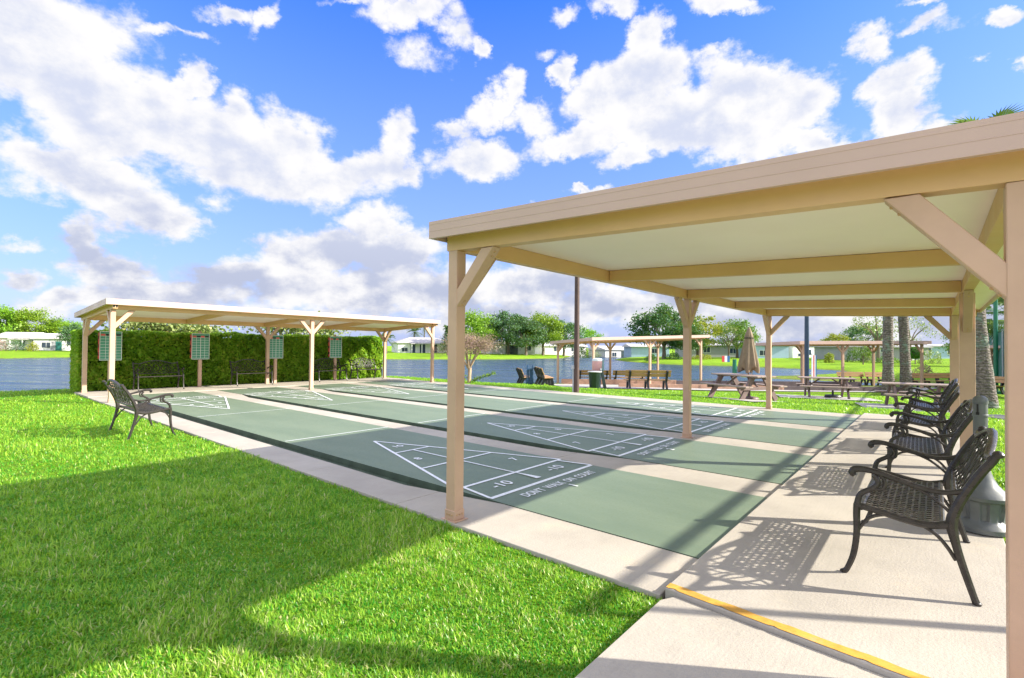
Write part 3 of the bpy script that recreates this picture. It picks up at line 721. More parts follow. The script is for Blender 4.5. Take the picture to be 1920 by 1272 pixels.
for i, y in enumerate((1.25, 4.0, 6.95, 8.62)):
    put_bench(5 + i, (-15.1, y, .018), PI, ['metal bench by the hedge nearest the left end, between the two leftmost scoreboards', 'metal bench by the hedge in front of the middle back post',
        'metal bench by the hedge in front of the rightmost scoreboard', 'metal bench at the right-hand end of the hedge'][i], 'cast metal benches along the hedge')

# ------------------------------------------------------------------ ash receptacle
T = thing('ash_receptacle', 'grey smokers post with wide round base behind the front bench', 'ash receptacle', (3.455, 1.90, .045))
m = MB(); fl = lambda k, i: 1 - (.12 if (k % 8 in (0, 1, 2) and 5 <= i <= 7) else 0)
m.lathe([(.16, 0), (.178, .012), (.18, .045), (.165, .065), (.142, .085), (.138, .10), (.146, .16), (.154, .225), (.158, .24), (.182, .255), (.186, .28), (.17, .30), (.13, .325), (.10, .36), (.075, .41), (.060, .455), (.055, .47)], 64, wob=fl)
m.build('base', M_GREY, T, smooth=True)
m = MB(); m.lathe([(.046, .47), (.045, .60), (.044, .88), (.049, .882), (.049, .895), (.044, .90), (.044, .98)], 24, wob=lambda k, i: 1 - (.05 if k % 3 == 0 and i < 3 else 0)); nk = m.build('neck', M_GREY, T, smooth=True)
m = MB(); m.lathe([(.047, .982), (.048, 1.0), (.043, 1.022), (.03, 1.036), (.008, 1.042)], 24); m.build('cap', M_GREY, T, smooth=True)
m = MB(); m.cbox((0, -.0465, .945), (.012, .004, .07)); m.lathe([(.001, -.002), (.014, 0), (.001, .002)], 12, (0, 0, 0))
for i in range(12, len(m.v) + 0):
    pass
m = MB(); m.cbox((-.018, -.0425, .94), (.010, .006, .075), -.4); m.cbox((-.018, -.0425, .905), (.020, .006, .022), -.4); m.build('slot', M_DARK, nk)  # dark plates on the neck paint the shaded inside of the slot

# ------------------------------------------------------------------ scoreboards on posts in front of the hedge
SBL = ['green scoreboard partly behind the corner post of the far pavilion', 'green scoreboard second from the left, on a thick post in front of the hedge', 'green scoreboard just right of the middle back post', 'rightmost green scoreboard on a post before the hedge']
def scoreboard():
    T = thing('scoreboard', SBL[0], 'scoreboard', (-15.42, .10, 0), 0, 'shuffleboard scoreboards')
    m = MB(); m.cbox((0, 0, .46), (.09, .10, .92)); m.cbox((-.025, 0, 1.39), (.045, .09, .94)); m.build('post', M_POST, T, bevel=.004)
    m = MB(); m.cbox((.03, 0, 1.36), (.03, .50, .86)); bd = m.build('board', M_SBG, T)
    m = MB(); m.cbox((.050, 0, .94), (.02, .52, .012)); m.cbox((.050, 0, 1.78), (.02, .52, .012)); m.cbox((.050, -.255, 1.36), (.02, .011, .826)); m.cbox((.050, .255, 1.36), (.02, .011, .826)); m.build('trim', M_WHITE, bd)
    m = MB()
    for k in range(9): m.cbox((.0465, 0, .975 + k * .084), (.003, .49, .007))
    for k in (-1, 0, 1): m.cbox((.0475, k * .122, 1.31), (.004, (.012 if k == 0 else .007), .69))
    m.build('grid_line', M_WHITE, bd)
    for j in range(4):
        m = MB(); m.cbox((.0485, -.184 + j * .1225, 1.682), (.004, .105, .055)); m.build('header_cell', M_RED if j % 2 == 0 else M_DARK, bd)
    m = MB(); m.cbox((.0, -.275, 1.36), (.10, .012, .76)); sd = m.build('side_panel', M_RED, T)
    for k in range(3): m = MB(); m.cbox((.0, -.2835, 1.12 + k * .24), (.085, .004, .10)); m.build('black_mark', M_DARK, sd)
    return T
SB = scoreboard()
for i, y in enumerate((2.46, 4.94, 7.35)): dup(SB, (-15.42, y, 0), 0, SBL[i + 1])

# ------------------------------------------------------------------ hedge
T = thing('hedge', 'tall clipped green hedge behind the far pavilion', 'hedge', (0, 0, 0))
n = 40000
HX0, HX1, HY0, HY1, HZ = -17.0, -15.92, -.55, 9.95, 1.80
u = RNG.random(n); side = RNG.choice(5, n, p=[.62, .10, .06, .16, .06])
P_ = np.stack([RNG.uniform(HX0, HX1, n), RNG.uniform(HY0, HY1, n), RNG.uniform(.02, HZ, n) ], 1)
dp = np.abs(RNG.normal(0, .055, n))
P_[:, 0] = np.where(side == 0, HX1 - dp, P_[:, 0]); P_[:, 1] = np.where(side == 1, HY0 + dp, P_[:, 1]); P_[:, 1] = np.where(side == 2, HY1 - dp, P_[:, 1])
P_[:, 2] = np.where(side == 3, HZ - dp * .8, P_[:, 2]); P_[:, 0] = np.where(side == 4, HX0 + dp, P_[:, 0])
wob = .06 * np.sin(P_[:, 1] * 2.1) + .05 * np.sin(P_[:, 1] * 5.3 + 1) * np.sin(P_[:, 2] * 4) + .035 * np.sin(P_[:, 1] * 11 + P_[:, 2] * 9)
P_[:, 0] += np.where(side == 0, wob, 0); P_[:, 2] += np.where(side == 3, wob * .5, 0)
tn = np.clip(RNG.normal(.5, .24, n) + .2 * np.sin(P_[:, 1] * 1.3 + 2) * np.sin(P_[:, 2] * 2.6), 0, 1)
leaves('foliage', P_, RNG.uniform(.075, .155, n), L_HEDGE, T, tn, aspect=.62, updir=.2)
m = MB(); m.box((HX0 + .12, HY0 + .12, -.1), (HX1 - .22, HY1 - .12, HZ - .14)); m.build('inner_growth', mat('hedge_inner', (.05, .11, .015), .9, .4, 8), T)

# ------------------------------------------------------------------ things by the bocce court
TF = lambda x, y, dz=0.: (x, y, gz(x, y) + dz)
def plank_bench(w=2.1):
    T = thing('plank_bench', '', 'bench')
    for k in (-1, 0, 1):
        y = k * (w / 2 - .20)
        m = MB(); up = (0, 1, 0)
        m.bar((-.26, y, 0), (-.20, y, .42), .075, .13, (1, 0, 0)); m.bar((.32, y, 0), (.12, y, .40), .075, .13, (1, 0, 0))
        m.bar((.15, y, .34), (.375, y, .87), .076, .14, (1, 0, 0)); m.bar((-.24, y, .385), (.20, y, .365), .074, .10, (0, 0, 1))
        m.build('frame', M_BPLAST, T, bevel=.01)
    m = MB()
    for q in range(3): m.bar((-.20 + q * .15, -w / 2, .445 - q * .006), (-.20 + q * .15, w / 2, .445 - q * .006), .135, .036)
    m.build('seat', M_PLANK, T, bevel=.006)
    m = MB(); up = Vector((.38, 0, .93))
    m.bar((.215, -w / 2, .665), (.215, w / 2, .665), .034, .155, up); m.bar((.28, -w / 2, .828), (.28, w / 2, .828), .034, .155, up)
    m.build('backrest', M_PLANK, T, bevel=.006)
    return T
PB = plank_bench()
# local bench front is -x; face angle = direction the front looks
def pb(i, x, y, face, label, group='plank benches around the bocce court'):
    rz = face + PI
    if i == 0:
        PB.location = TF(x, y); PB.rotation_euler = (0, 0, rz); PB['label'] = label; PB['group'] = group
        return PB
    return dup(PB, TF(x, y), rz, label, group)
AW = YAW + PI / 2      # direction looking away from the camera
x, y = spot(.271, 23.2); pb(0, x, y, AW, 'tan plank bench with black legs, back turned, right of the trash bin')
x, y = spot(.163, 32.); pb(1, x, y, AW, 'tan plank bench just right of the brown pole, facing the lake')
x, y = spot(.234, 32.); pb(2, x, y, AW, 'plank bench half hidden behind the trash bin and the back-turned bench')
x, y = spot(.066, 24.5); pb(3, x, y, AW - 1.47, 'black-framed bench seen end-on left of the brown pole, nearest of two')
x, y = spot(.026, 28.5); pb(4, x, y, AW - 1.47, 'black-framed bench seen end-on beside the blue folded stand')
for i, (a, D, lb) in enumerate(((.683, 34., 'leftmost plank bench of the row below the far houses'), (.740, 33.6, 'plank bench half hidden by the left twin palm trunk'), (.833, 31.4, 'plank bench right of the twin palm trunks, by the far pavilion post'), (.884, 32.2, 'plank bench at the right end of the far row, behind the tan posts'))):
    x, y = spot(a, D); pb(5 + i, x, y, AW + PI - .12, lb).scale = (1, .82, 1)
x, y = spot(.940, 25.5); pb(9, x, y, AW + PI / 2 + .1, 'plank bench seen end-on behind the leaning palm trunk')

# pavilions beyond
def basef(ox, oy, rz, sg):
    def f(x, y):
        c, s = math.cos(rz), math.sin(rz); return gz(ox + c * sg * x - s * y, oy + s * sg * x + c * y) - .02
    return f
x, y = spot(.1606, 27.)
rz3 = -.427
pavilion('shade_pavilion', 'tan pavilion by the lake behind the trash bin and cooler', (x, y, 0), rz3, -1, 4.6, 0, 8.7, (.35, 4.2), (.35, 4.3, 8.3), 1.985, -.04, .035, [2.2, 6.3], .115, basef(x, y, rz3, -1), detail=False, fas=.17)
x, y = spot(.843, 29.6)
rz4 = YAW - 2 * PI / 4 + .12
pavilion('shade_pavilion', 'long tan pavilion below the houses behind the twin palms', (x, y, 0), rz4 + PI, 1, 4.2, 0, 8.5, (.35, 3.8), (.3, 5.5, 8.0), 2.02, -.02, -.012, [2.2, 4.2, 7.5], .12, basef(x, y, rz4 + PI, 1), detail=False, fas=.19)
x, y = spot(.925, 29.)
pavilion('shade_pavilion', 'small tan pavilion at far right behind the green pole', (x, y, 0), YAW - PI / 2, 1, 3.6, 0, 5., (.5, 3.2), (.6, 4.4), 1.78, -.02, 0., [2.4], .12, basef(x, y, YAW - PI / 2, 1), detail=False, fas=.15)

# bocce court: boards and surface
def ground_strip(name, pts, mt, lift, label, cat):
    """path laid on the terrain: pts are (left, right) pairs"""
    V = []; F = []
    for (a, b) in pts:
        for k in range(5):
            q = Vector(a).lerp(Vector(b), k / 4); V.append((q.x, q.y, gz(q.x, q.y) + lift))
    for i in range(len(pts) - 1):
        for k in range(4): F.append((i * 5 + k, i * 5 + k + 1, i * 5 + k + 6, i * 5 + k + 5))
    return tag(MB().add(V, F).build(name, mt), label, cat, kind='structure')
def rows(a0, D0, a1, D1, b0, E0, b1, E1, n=16):
    r = []
    for i in range(n + 1):
        u = i / n; r.append((spot(a0 + (a1 - a0) * u, D0 + (D1 - D0) * u) , spot(b0 + (b1 - b0) * u, E0 + (E1 - E0) * u)))
    return [((a[0], a[1], 0), (b[0], b[1], 0)) for a, b in r]
ground_strip('bocce_path', rows(.10, 21.9, .80, 24.8, .07, 30., .86, 31.), M_CONC2, .03, 'grey paved ground around the bocce court', 'pavement')
def board(a0, D0, a1, D1, h, z0, mt, label, name='court_board'):
    T = None; p, q = spot(a0, D0), spot(a1, D1); zz = min(gz(*p), gz(*q)) + z0
    m = MB(); m.bar((p[0], p[1], zz + h / 2), (q[0], q[1], zz + h / 2), .07, h)
    L = math.hypot(q[0] - p[0], q[1] - p[1]); n = max(2, int(L / 1.8))
    o = m.build(name, mt, bevel=.006); tag(o, label, 'court board')
    s = MB()
    for k in range(n + 1):
        u = (k + .02) / (n + .04); s.cbox((p[0] + (q[0] - p[0]) * u, p[1] + (q[1] - p[1]) * u, zz + h / 2 - .06), (.10, .10, h + .02), YAW)
    s.build('stake', mt, o); return o
board(.215, 25.2, .545, 25.2, .24, .03, M_BOARD, 'tan timber edge of the bocce court behind the benches')
board(.545, 25.2, .79, 25.4, .24, .03, M_BOARDD, 'dark timber edge of the bocce court behind the picnic tables')
board(.33, 29.4, .70, 29.6, .32, .05, M_BOARDD, 'dark far timber edge of the bocce court along the water')
board(.10, 29.6, .33, 29.4, .30, .05, M_BOARD, 'tan far timber edge of the bocce court under the lake pavilion')

# trash bin with cooler
x, y = spot(.1665, 22.2)
T = thing('trash_bin', 'dark green ribbed trash bin beside the brown pole', 'bin', TF(x, y), YAW)
m = MB(); m.lathe([(.215, 0), (.225, .02), (.275, .70), (.285, .72)], 40, wob=lambda k, i: 1 - .035 * (k % 4 < 2)); m.build('body', M_BIN, T, smooth=True)
m = MB(); m.lathe([(.32, .722), (.325, .745), (.30, .765), (.05, .772)], 32); m.build('lid', M_LID, T, smooth=True)
x, y = spot(.1715, 22.9); z = gz(x, y)
T = thing('water_cooler', 'pink and white round drinks cooler on a stand behind the bin', 'cooler', (x, y, z), YAW)
m = MB(); m.lathe([(.20, .80), (.215, .82), (.225, 1.22), (.22, 1.24)], 28); m.build('tank', M_COOLER, T, smooth=True)
m = MB(); m.lathe([(.23, 1.242), (.23, 1.31), (.21, 1.35), (.06, 1.37)], 28); m.build('lid', M_COOLERW, T, smooth=True)
m = MB(); m.cbox((.13, -.235, .87), (.07, .06, .10)); m.cbox((.13, -.27, .83), (.04, .05, .05)); m.build('tap', M_WHITE, T, bevel=.01)
m = MB(); m.cbox((0, 0, .78), (.42, .36, .04)); m.cbox((-.15, .1, .38), (.06, .06, .76)); m.cbox((.15, .1, .38), (.06, .06, .76)); m.build('stand', M_BLUE, T, bevel=.005)
m = MB(); m.cbox((.25, .05, 1.05), (.12, .12, .52)); m.build('cup_tube', mat('cup_tube', (.20, .33, .38), .3, .1, 5), T, bevel=.01)
x, y = spot(.183, 22.2); z = gz(x, y)
m = MB(); dl = RH * .10
m.bar(Vector((x, y, z)) + dl, Vector((x, y, z + .80)) - dl * .4 + FH * .12, .14, .035, FH)
tag(m.build('leaning_plank', M_BIN, bevel=.005), 'dark green plank leaning against the trash bin', 'plank')
x, y = spot(.0365, 25.5); z = gz(x, y)  # blue thing of unclear use, modelled as a stand
T = thing('blue_stand', 'blue folded stand among the end-on benches', 'rack', (x, y, z), YAW)
m = MB()
for q in (-.16, .16): m.bar((q, 0, 0), (q * .8, 0, 1.02), .05, .06)
for q in (-.07, .02, .09): m.bar((q, .03, .0), (q, .05, .80), .07, .05)
m.build('upright', M_BLUE, T, bevel=.005)
m = MB(); m.cbox((0, -.03, .12), (.40, .10, .10)); m.cbox((0, .0, .80), (.32, .07, .08)); m.build('crossbar', M_BLUE, T, bevel=.005)

# poles
def pole(name, label, a, D, r, h, mt, z=None, base=None, lean=(0, 0)):
    x, y = spot(a, D); z = gz(x, y) if z is None else z
    T = thing(name, label, 'pole', (x, y, z))
    m = MB(); m.tube([(0, 0, -.2), (lean[0] * .5, lean[1] * .5, h * .5), (lean[0], lean[1], h)], [r, r * .95, r * .82], 14); m.build('shaft', mt, T, smooth=True)
    if base: m = MB(); m.cbox((0, 0, .06), (base, base, .16)); m.build('footing', mt, T, bevel=.01)
    return T
x, y = -5.62, 10.15
T = thing('wooden_pole', 'tall dark brown wooden pole with a grey conduit', 'pole', (x, y, gz(x, y)))
m = MB(); m.tube([(0, 0, -.2), (0, 0, 2.), (0, 0, 4.9)], [.088, .083, .076], 14); m.build('shaft', M_POLEB, T, smooth=True)
m = MB(); m.tube([(-.085, -.07, 0), (-.085, -.07, .78)], .022, 8); m.cbox((-.085, -.07, .83), (.10, .08, .11)); m.build('conduit', M_CONDUIT, T, bevel=.004)
pole('lamp_pole', 'navy lamp pole standing between two picnic tables', .592, 26., .115, 5.0, M_POLEN)
pole('lamp_pole', 'dark green lamp pole at far right on a square footing', .9715, 25.2, .095, 6.0, M_POLEG, base=.42)
pole('marker_post', 'short green post left of the folded umbrella', .447, 29.5, .13, 1.62, M_POLEG)
def flag(label, a, D, z0, w, h, cols, rz):
    x, y = spot(a, D); T = thing('flag', label, 'flag', (x, y, gz(x, y) + z0), rz)
    for i, c in enumerate(cols):
        m = MB(); m.cbox((-w / 2 + w * (i + .5) / len(cols), 0, h / 2), (w / len(cols) - .002, .03, h)); m.build('stripe', c, T)
    return T
M_FBLUE = mat('flag_blue', (.03, .14, .33), .6, .1, 6)
flag('small red white and blue flag on the short green post', .4295, 29.3, 1.45, .46, .36, (M_RED, M_WHITE, M_FBLUE), YAW)
T = flag('tall narrow red white and blue banner right of the navy pole', .607, 28.5, .55, .26, 1.35, (M_WHITE, M_RED, M_WHITE, M_FBLUE), YAW)
m = MB(); m.tube([(-.14, 0, -.75), (-.14, 0, 1.45)], .025, 8); m.build('staff', M_WHITE, T)

# picnic tables
def picnic(label, x, y, rz, z):
    T = thing('picnic_table', label, 'picnic table', (x, y, z), rz, 'picnic tables on the grass'); L = 1.85
    m = MB()
    for q in range(5): m.bar((-L / 2, -.30 + q * .15, .735), (L / 2, -.30 + q * .15, .735), .143, .04)
    m.build('tabletop', M_PIC, T, bevel=.005)
    for s in (-1, 1):
        m = MB()
        for q in range(2): m.bar((-L / 2, s * (.60 + q * .145), .435), (L / 2, s * (.60 + q * .145), .435), .138, .04)
        m.build('seat', M_PIC, T, bevel=.005)
    for e in (-1, 1):
        xx = e * .62
        for s in (-1, 1):
            m = MB(); m.bar((xx, s * .70, 0), (xx, s * .22, .71), .06, .16, (0, s, 0)); m.build('leg', M_PICLEG, T, bevel=.005)
        m = MB(); m.bar((xx + e * .05, -.74, .375), (xx + e * .05, .74, .375), .045, .09); m.bar((xx + e * .05, -.33, .69), (xx + e * .05, .33, .69), .045, .05); m.build('crosspiece', M_PICLEG, T, bevel=.005)
        m = MB(); m.bar((xx, .0, .40), (xx - e * .42, 0, .70), .04, .05); m.build('diagonal_strut', M_PICLEG, T)
    return T
def pz(x, y): return gz(x, y) + .03
picnic('picnic table with the folded brown umbrella through it', -1.38, 12.98, -.50, pz(-1.38, 12.98))
picnic('middle picnic table with the spare umbrella base under it', .02, 18.75, .28, pz(.02, 18.75))
picnic('picnic table just behind the farthest metal benches', 2.75, 16.2, .26, pz(2.75, 16.2))
for (x, y, w, d, r, lb) in ((-1.3, 12.95, 2.6, 2.1, -.5, 'left'), (.02, 18.6, 3.2, 2.2, .28, 'middle'), (2.75, 16.1, 2.8, 2.2, .26, 'right')):
    m = MB(); V = []
    c, s = math.cos(r), math.sin(r); F = []
    for i in range(7):
        for j in range(7):
            a, b = (i / 6 - .5) * w, (j / 6 - .5) * d; px_, py_ = x + a * c - b * s, y + a * s + b * c; V.append((px_, py_, gz(px_, py_) + .03))
    for i in range(6):
        for j in range(6): F.append((i * 7 + j, i * 7 + j + 1, i * 7 + j + 8, i * 7 + j + 7))
    tag(m.add(V, F).build('table_pad', M_CONC2), 'pale concrete pad under the %s picnic table' % lb, 'pad', kind='structure')
# folded umbrella
x, y = -1.24, 13.2; z = pz(x, y)
T = thing('patio_umbrella', 'folded brown umbrella tied with a dark band', 'umbrella', (x, y, z), YAW)
m = MB(); prof = [(.26, .92), (.275, .98), (.255, 1.15), (.21, 1.40), (.155, 1.70), (.115, 1.92), (.125, 1.96), (.095, 2.06), (.05, 2.19), (.015, 2.26)]
m.lathe(prof, 64, wob=lambda k, i: 1 + (.20 * math.sin(k / 64 * 2 * PI * 8) + .09 * math.sin(k / 64 * 2 * PI * 3 + 1)) * max(0, 1 - i / 9)); 
for i, v in enumerate(m.v):
    if i < 128: m.v[i] = (v[0], v[1], v[2] + .10 * math.sin(i * 2 * PI / 16 + 1) * (1 if i < 64 else .6))
m.build('canopy', M_CANVAS, T, smooth=True, angle=60)
m = MB(); m.lathe([(.12, 1.90), (.135, 1.905), (.135, 1.925), (.12, 1.93)], 24); m.build('tie_band', M_DARK, T)
m = MB(); m.tube([(-.02, 0, .05), (-.01, 0, 1.4)], .022, 10); m.build('pole', M_PICLEG, T, smooth=True)
m = MB(); m.tube([(.03, -.05, .80), (.07, -.06, .84), (.05, -.06, .93), (0, -.05, .90)], .018, 8, 4); m.build('crank', M_CONDUIT, T, smooth=True)
m = MB(); m.lathe([(.26, 0), (.28, .03), (.26, .075), (.10, .10), (.045, .12), (.04, .30), (.02, .31)], 28); m.build('stand', M_PICLEG, T, smooth=True)
x, y = .22, 18.9
T = thing('umbrella_base', 'black empty umbrella base under the middle picnic table', 'umbrella base', (x, y, pz(x, y)))
m = MB(); m.lathe([(.27, 0), (.28, .04), (.25, .09), (.06, .11)], 28); m.build('weight', M_BPLAST, T, smooth=True)
m = MB(); m.lathe([(.035, .11), (.035, .27), (.02, .275)], 14); m.build('socket', M_BPLAST, T, smooth=True)
m = MB(); m.prism([(3.98, 12.15), (4.3, 11.9), (5.2, 12.0), (5.4, 12.4), (5.2, 12.8), (4.3, 12.85), (4.0, 12.6)], -.45, gz(4.4, 12.5) + .05); tag(m.build('stepping_stone', mat('dark_stone', (.075, .075, .08), .85, .3, 8), bevel=.01), 'flat grey stone set in the grass at far right', 'stone')

# tennis fence
fx = 5.88; T = thing('court_fence', 'tall green tennis court fence with windscreen at far right', 'fence', (fx, 0, 0))
FT = 2.55
m = MB(); m.tube([(0, 1.65, FT), (0, 60, FT)], .036, 8); m.build('rail', M_POLEG, T)
for k in range(14):
    yy = 24 + k * 3.0
    m = MB(); m.tube([(0, yy, gz(fx, yy) - .1), (0, yy, FT + .05)], .035, 8); m.build('fence_post', M_CONDUIT, T)
m = MB(); m.tube([(0, 1.65, gz(fx, 1.65) + .05), (0, 60, gz(fx, 60) + .05)], .02, 6); m.build('bottom_rail', M_POLEG, T)
for yy in (1.65, 5.65, 9.65, 13.65, 17.65):
    m = MB(); m.tube([(0, yy, gz(fx, yy) - .1), (0, yy, FT + .05)], .035, 8); m.build('fence_post', M_CONDUIT, T)
m = MB(); m.box((.04, 26, -.35), (.055, 60, FT - .05)); m.build('windscreen', mat('windscreen', (.05, .17, .14), .8, .25, 1.5), T)

# ------------------------------------------------------------------ trees and plants
def crown_points(rng, shape, n_cl, per, spread):
    C, Tn = [], []
    for i in range(n_cl):
        d = rng.normal(size=3); d /= np.linalg.norm(d); 
        if d[2] < -.75: d[2] *= -.6
        r = rng.uniform(.45, 1.0) ** .6
        c = np.array([d[0] * shape[0], d[1] * shape[1], d[2] * shape[2]]) * r
        k = int(per * rng.uniform(.6, 1.4))
        q = rng.normal(size=(k, 3)) * np.array([spread, spread, spread * .55]) * rng.uniform(.7, 1.3)
        C.append(c + q); Tn.append(np.clip(rng.normal(.5, .12) + rng.normal(0, .2, k), 0, 1))
    return np.concatenate(C), np.concatenate(Tn)
def limb_set(mb, rng, h0, shape, cz, r0, n=7):
    mb.tube([(0, 0, -.3), (rng.uniform(-.1, .1), rng.uniform(-.1, .1), h0 * .5), (0, 0, h0)], [r0 * 1.25, r0, r0 * .85], 9)
    for i in range(n):
        a = 2 * PI * i / n + rng.uniform(-.3, .3); e = rng.uniform(.45, .85)
        q = (math.cos(a) * shape[0] * e, math.sin(a) * shape[1] * e, cz + shape[2] * rng.uniform(-.2, .5))
        mb.tube([(0, 0, h0 * .92), (q[0] * .4, q[1] * .4, h0 + (q[2] - h0) * .55), q], [r0 * .6, r0 * .38, r0 * .1], 6, 3)
TREES = {}
def tree_proto(key, h, shape, h0, r0, mt, n_cl=70, per=60, spread=.75, leaf=(.30, .5), bark=None, seed=1):
    TREES[key] = dict(h=h, shape=shape, h0=h0, r0=r0, mt=mt, n_cl=n_cl, per=per, spread=spread, leaf=leaf, bark=bark or M_BARK, seed=seed, obj=None)
def tree(key, label, a, D, k=1., name='tree', rz=None, group='trees on the far shore', z=None):
    d = TREES[key]; x, y = spot(a, D); zz = gz(x, y) if z is None else z
    rz = rz if rz is not None else random.uniform(0, 6.28)
    if d['obj'] is None:
        rng = np.random.default_rng(d['seed']); T = thing(name, label, 'tree', (x, y, zz), rz, group)
        cz = d['h'] - d['shape'][2]
        P, tn = crown_points(rng, d['shape'], d['n_cl'], d['per'], d['spread']); P[:, 2] += cz
        leaves('crown', P, rng.uniform(*d['leaf'], len(P)), d['mt'], T, tn, aspect=.7, updir=.35, rng=rng)
        m = MB(); limb_set(m, rng, d['h0'], d['shape'], cz, d['r0']); m.build('trunk', d['bark'], T, smooth=True)
        d['obj'] = T
    else:
        T = dup(d['obj'], (x, y, zz), rz, label, group)
    T.scale = (k, k, k); return T
tree_proto('broad', 10., (5.2, 5.2, 4.3), 2.4, .32, L_MID, n_cl=95, per=60, spread=.7, seed=3)
tree_proto('bright', 9.5, (4.8, 4.8, 4.2), 2.2, .28, L_BRIGHT, n_cl=90, per=60, spread=.68, seed=4)
tree_proto('layer', 9., (5.8, 5.8, 3.0), 3.6, .30, L_BRIGHT, n_cl=55, per=55, spread=.65, seed=5)
tree_proto('teal', 9., (4.8, 4.8, 4.0), 2.0, .3, L_TEAL, n_cl=90, per=60, spread=.65, seed=6)
tree_proto('dark', 9.8, (6.0, 6.0, 4.2), 2.2, .35, L_DARK, n_cl=110, per=70, spread=.7, seed=7)
tree_proto('yellow', 8., (4.4, 4.4, 3.5), 2.0, .25, L_YEL, n_cl=70, per=50, spread=.55, seed=8)
tree_proto('sparse', 8.5, (3.2, 3.2, 3.6), 2.6, .2, L_PALE, n_cl=34, per=26, spread=.5, leaf=(.16, .3), seed=9)
tree_proto('small', 4.2, (1.9, 1.9, 1.6), 1.3, .12, L_MID, n_cl=34, per=40, spread=.35, leaf=(.16, .28), seed=10)
# left shore
tree('bright', 'big bright green tree at the far left edge', -1.035, 108, 1.0)
tree('bright', 'bright green spreading tree above the white bungalows at left', -.965, 112, .95)
tree('layer', 'low flat-topped tree right of the far left trees', -.915, 116, .72)
tree('teal', 'bluish green tree close to the left end of the hedge', -.872, 100, .62)
tree('layer', 'small rounded pale tree left of the hedge', -.893, 125, .78)
tree('bright', 'green tree peeping over the hedge behind the second scoreboard', -.62, 118, .62)
tree('small', 'small leafy tree behind the left end of the hedge', -.803, 25, .62)
# middle shore
tree('bright', 'rounded bright tree immediately right of the near post', -.075, 118, 1.06)
tree('teal', 'tall dark bluish tree behind the dry bush', -.008, 124, 1.22)
tree('teal', 'broad tree with forked trunk left of the brown pole', .028, 116, 1.0)
tree('bright', 'yellowish green tree rising just left of the brown pole', .062, 121, 1.08)
tree('teal', 'tall green tree touched by the brown pole', .104, 126, 1.02)
tree('broad', 'dense low tree behind the screened house', -.048, 130, .9)
tree('layer', 'pale tree at the end of the channel', .148, 170, .95)
tree('small', 'low tree leaning over the near side of the middle shore', -.098, 98, 1.3)
# peninsula
tree('dark', 'huge dark spreading tree behind the nearest middle post', .305, 92, 1.0)
tree('yellow', 'sunlit yellow green tree right of the huge dark tree', .372, 95, 1.02)
tree('dark', 'dark tree under the yellow green one', .352, 90, .62)
tree('sparse', 'airy light green tree left of the folded umbrella', .435, 92, .86)
tree('broad', 'round leafy tree behind the folded umbrella', .452, 95, .72)
tree('yellow', 'yellow green flat tree above the far pavilion roof', .650, 110, .62)
tree('teal', 'wide bluish tree above the far pavilion roof', .706, 120, .88)
tree('sparse', 'thin half-bare tree left of the twin palms', .735, 75, 1.12)
tree('sparse', 'thin yellowish tree right of the twin palms', .800, 78, 1.05)
tree('small', 'little tree on the grass below the dark house', .705, 66, .62)
tree('broad', 'leafy tree at far right behind the leaning palm', .925, 60, .5)
# shrubs
def shrub(label, a, D, w, h, mt, nm='shrub', seed=1, leaf=(.12, .24), n=900, group=None, z=None, r0=.03):
    rng = np.random.default_rng(seed + 77); x, y = spot(a, D); T = thing(nm, label, 'shrub', (x, y, gz(x, y)), 0, group)
    d = rng.normal(size=(n, 3)); d /= np.linalg.norm(d, axis=1)[:, None]; d[:, 2] = np.abs(d[:, 2]) * 1.0
    P = d * (rng.uniform(.35, 1, n) ** .5)[:, None] * np.array([w / 2, w / 2, h]); P[:, :2] *= (1 + .25 * np.sin(d[:, :1] * 6 + seed)); 
    leaves('foliage', P, rng.uniform(*leaf, n), mt, T, np.clip(rng.normal(.5, .25, n), 0, 1), rng=rng)
    m = MB(); 
    for q in range(4): m.tube([(0, 0, -.1), (rng.normal() * w * .12, rng.normal() * w * .12, h * .6)], [r0, r0 * .5], 5)
    m.build('stem', M_BARK, T); return T
shrub('pink flowering shrub at the far left edge of the lawn', -1.025, 96, 2.6, 2.6, L_PINK, seed=1)
shrub('yellow shrub in front of the left bungalow', -.961, 97, 2.2, 2.0, L_YEL, seed=2)
shrub('grey green shrub beside the left bungalow porch', -.995, 97, 3.0, 2.4, L_TEAL, seed=3)
shrub('dark rounded bush at the water edge of the channel', .138, 118, 4.6, 3.6, L_DARK, seed=4, leaf=(.25, .4), n=1300)
shrub('light shrub beside the dark channel bush', .170, 125, 3.0, 3.0, L_PALE, seed=5)
shrub('yellow flower bed under the dark tree', .385, 88, 3.6, .9, L_YEL, seed=6)
shrub('low dark bush below the huge dark tree', .325, 88, 3., 1.3, L_DARK, seed=7)
shrub('clipped box hedge in front of the dark house', .752, 70, 3.2, 1.1, L_MID, seed=8)
shrub('dark shrub beside the purple door', .685, 74, 2.6, 2.0, L_DARK, seed=9)
shrub('pale shrub next to the dark shrub by the house', .712, 73, 2.0, 1.5, L_PALE, seed=10)
shrub('yellow ball bush left of the purple door', .637, 72, 1.5, 1.5, L_YEL, seed=11)
shrub('orange brown shrub right of the ball tree', .842, 68, 3.2, 1.9, L_PALE, seed=12)
shrub('reddish low bush by the far pavilion post', .828, 42, 1.6, 1.1, L_PINK, seed=13, leaf=(.08, .14))
shrub('spiky plant on the peninsula lawn', .280, 82, 2.2, 1.2, L_DARK, seed=14)
shrub('big leafy shrub at far right behind the bench end', .945, 44, 4.2, 2.6, L_YEL, seed=15)
shrub('dark shrub beside the tennis fence', .962, 46, 3.0, 2.8, L_DARK, seed=16)
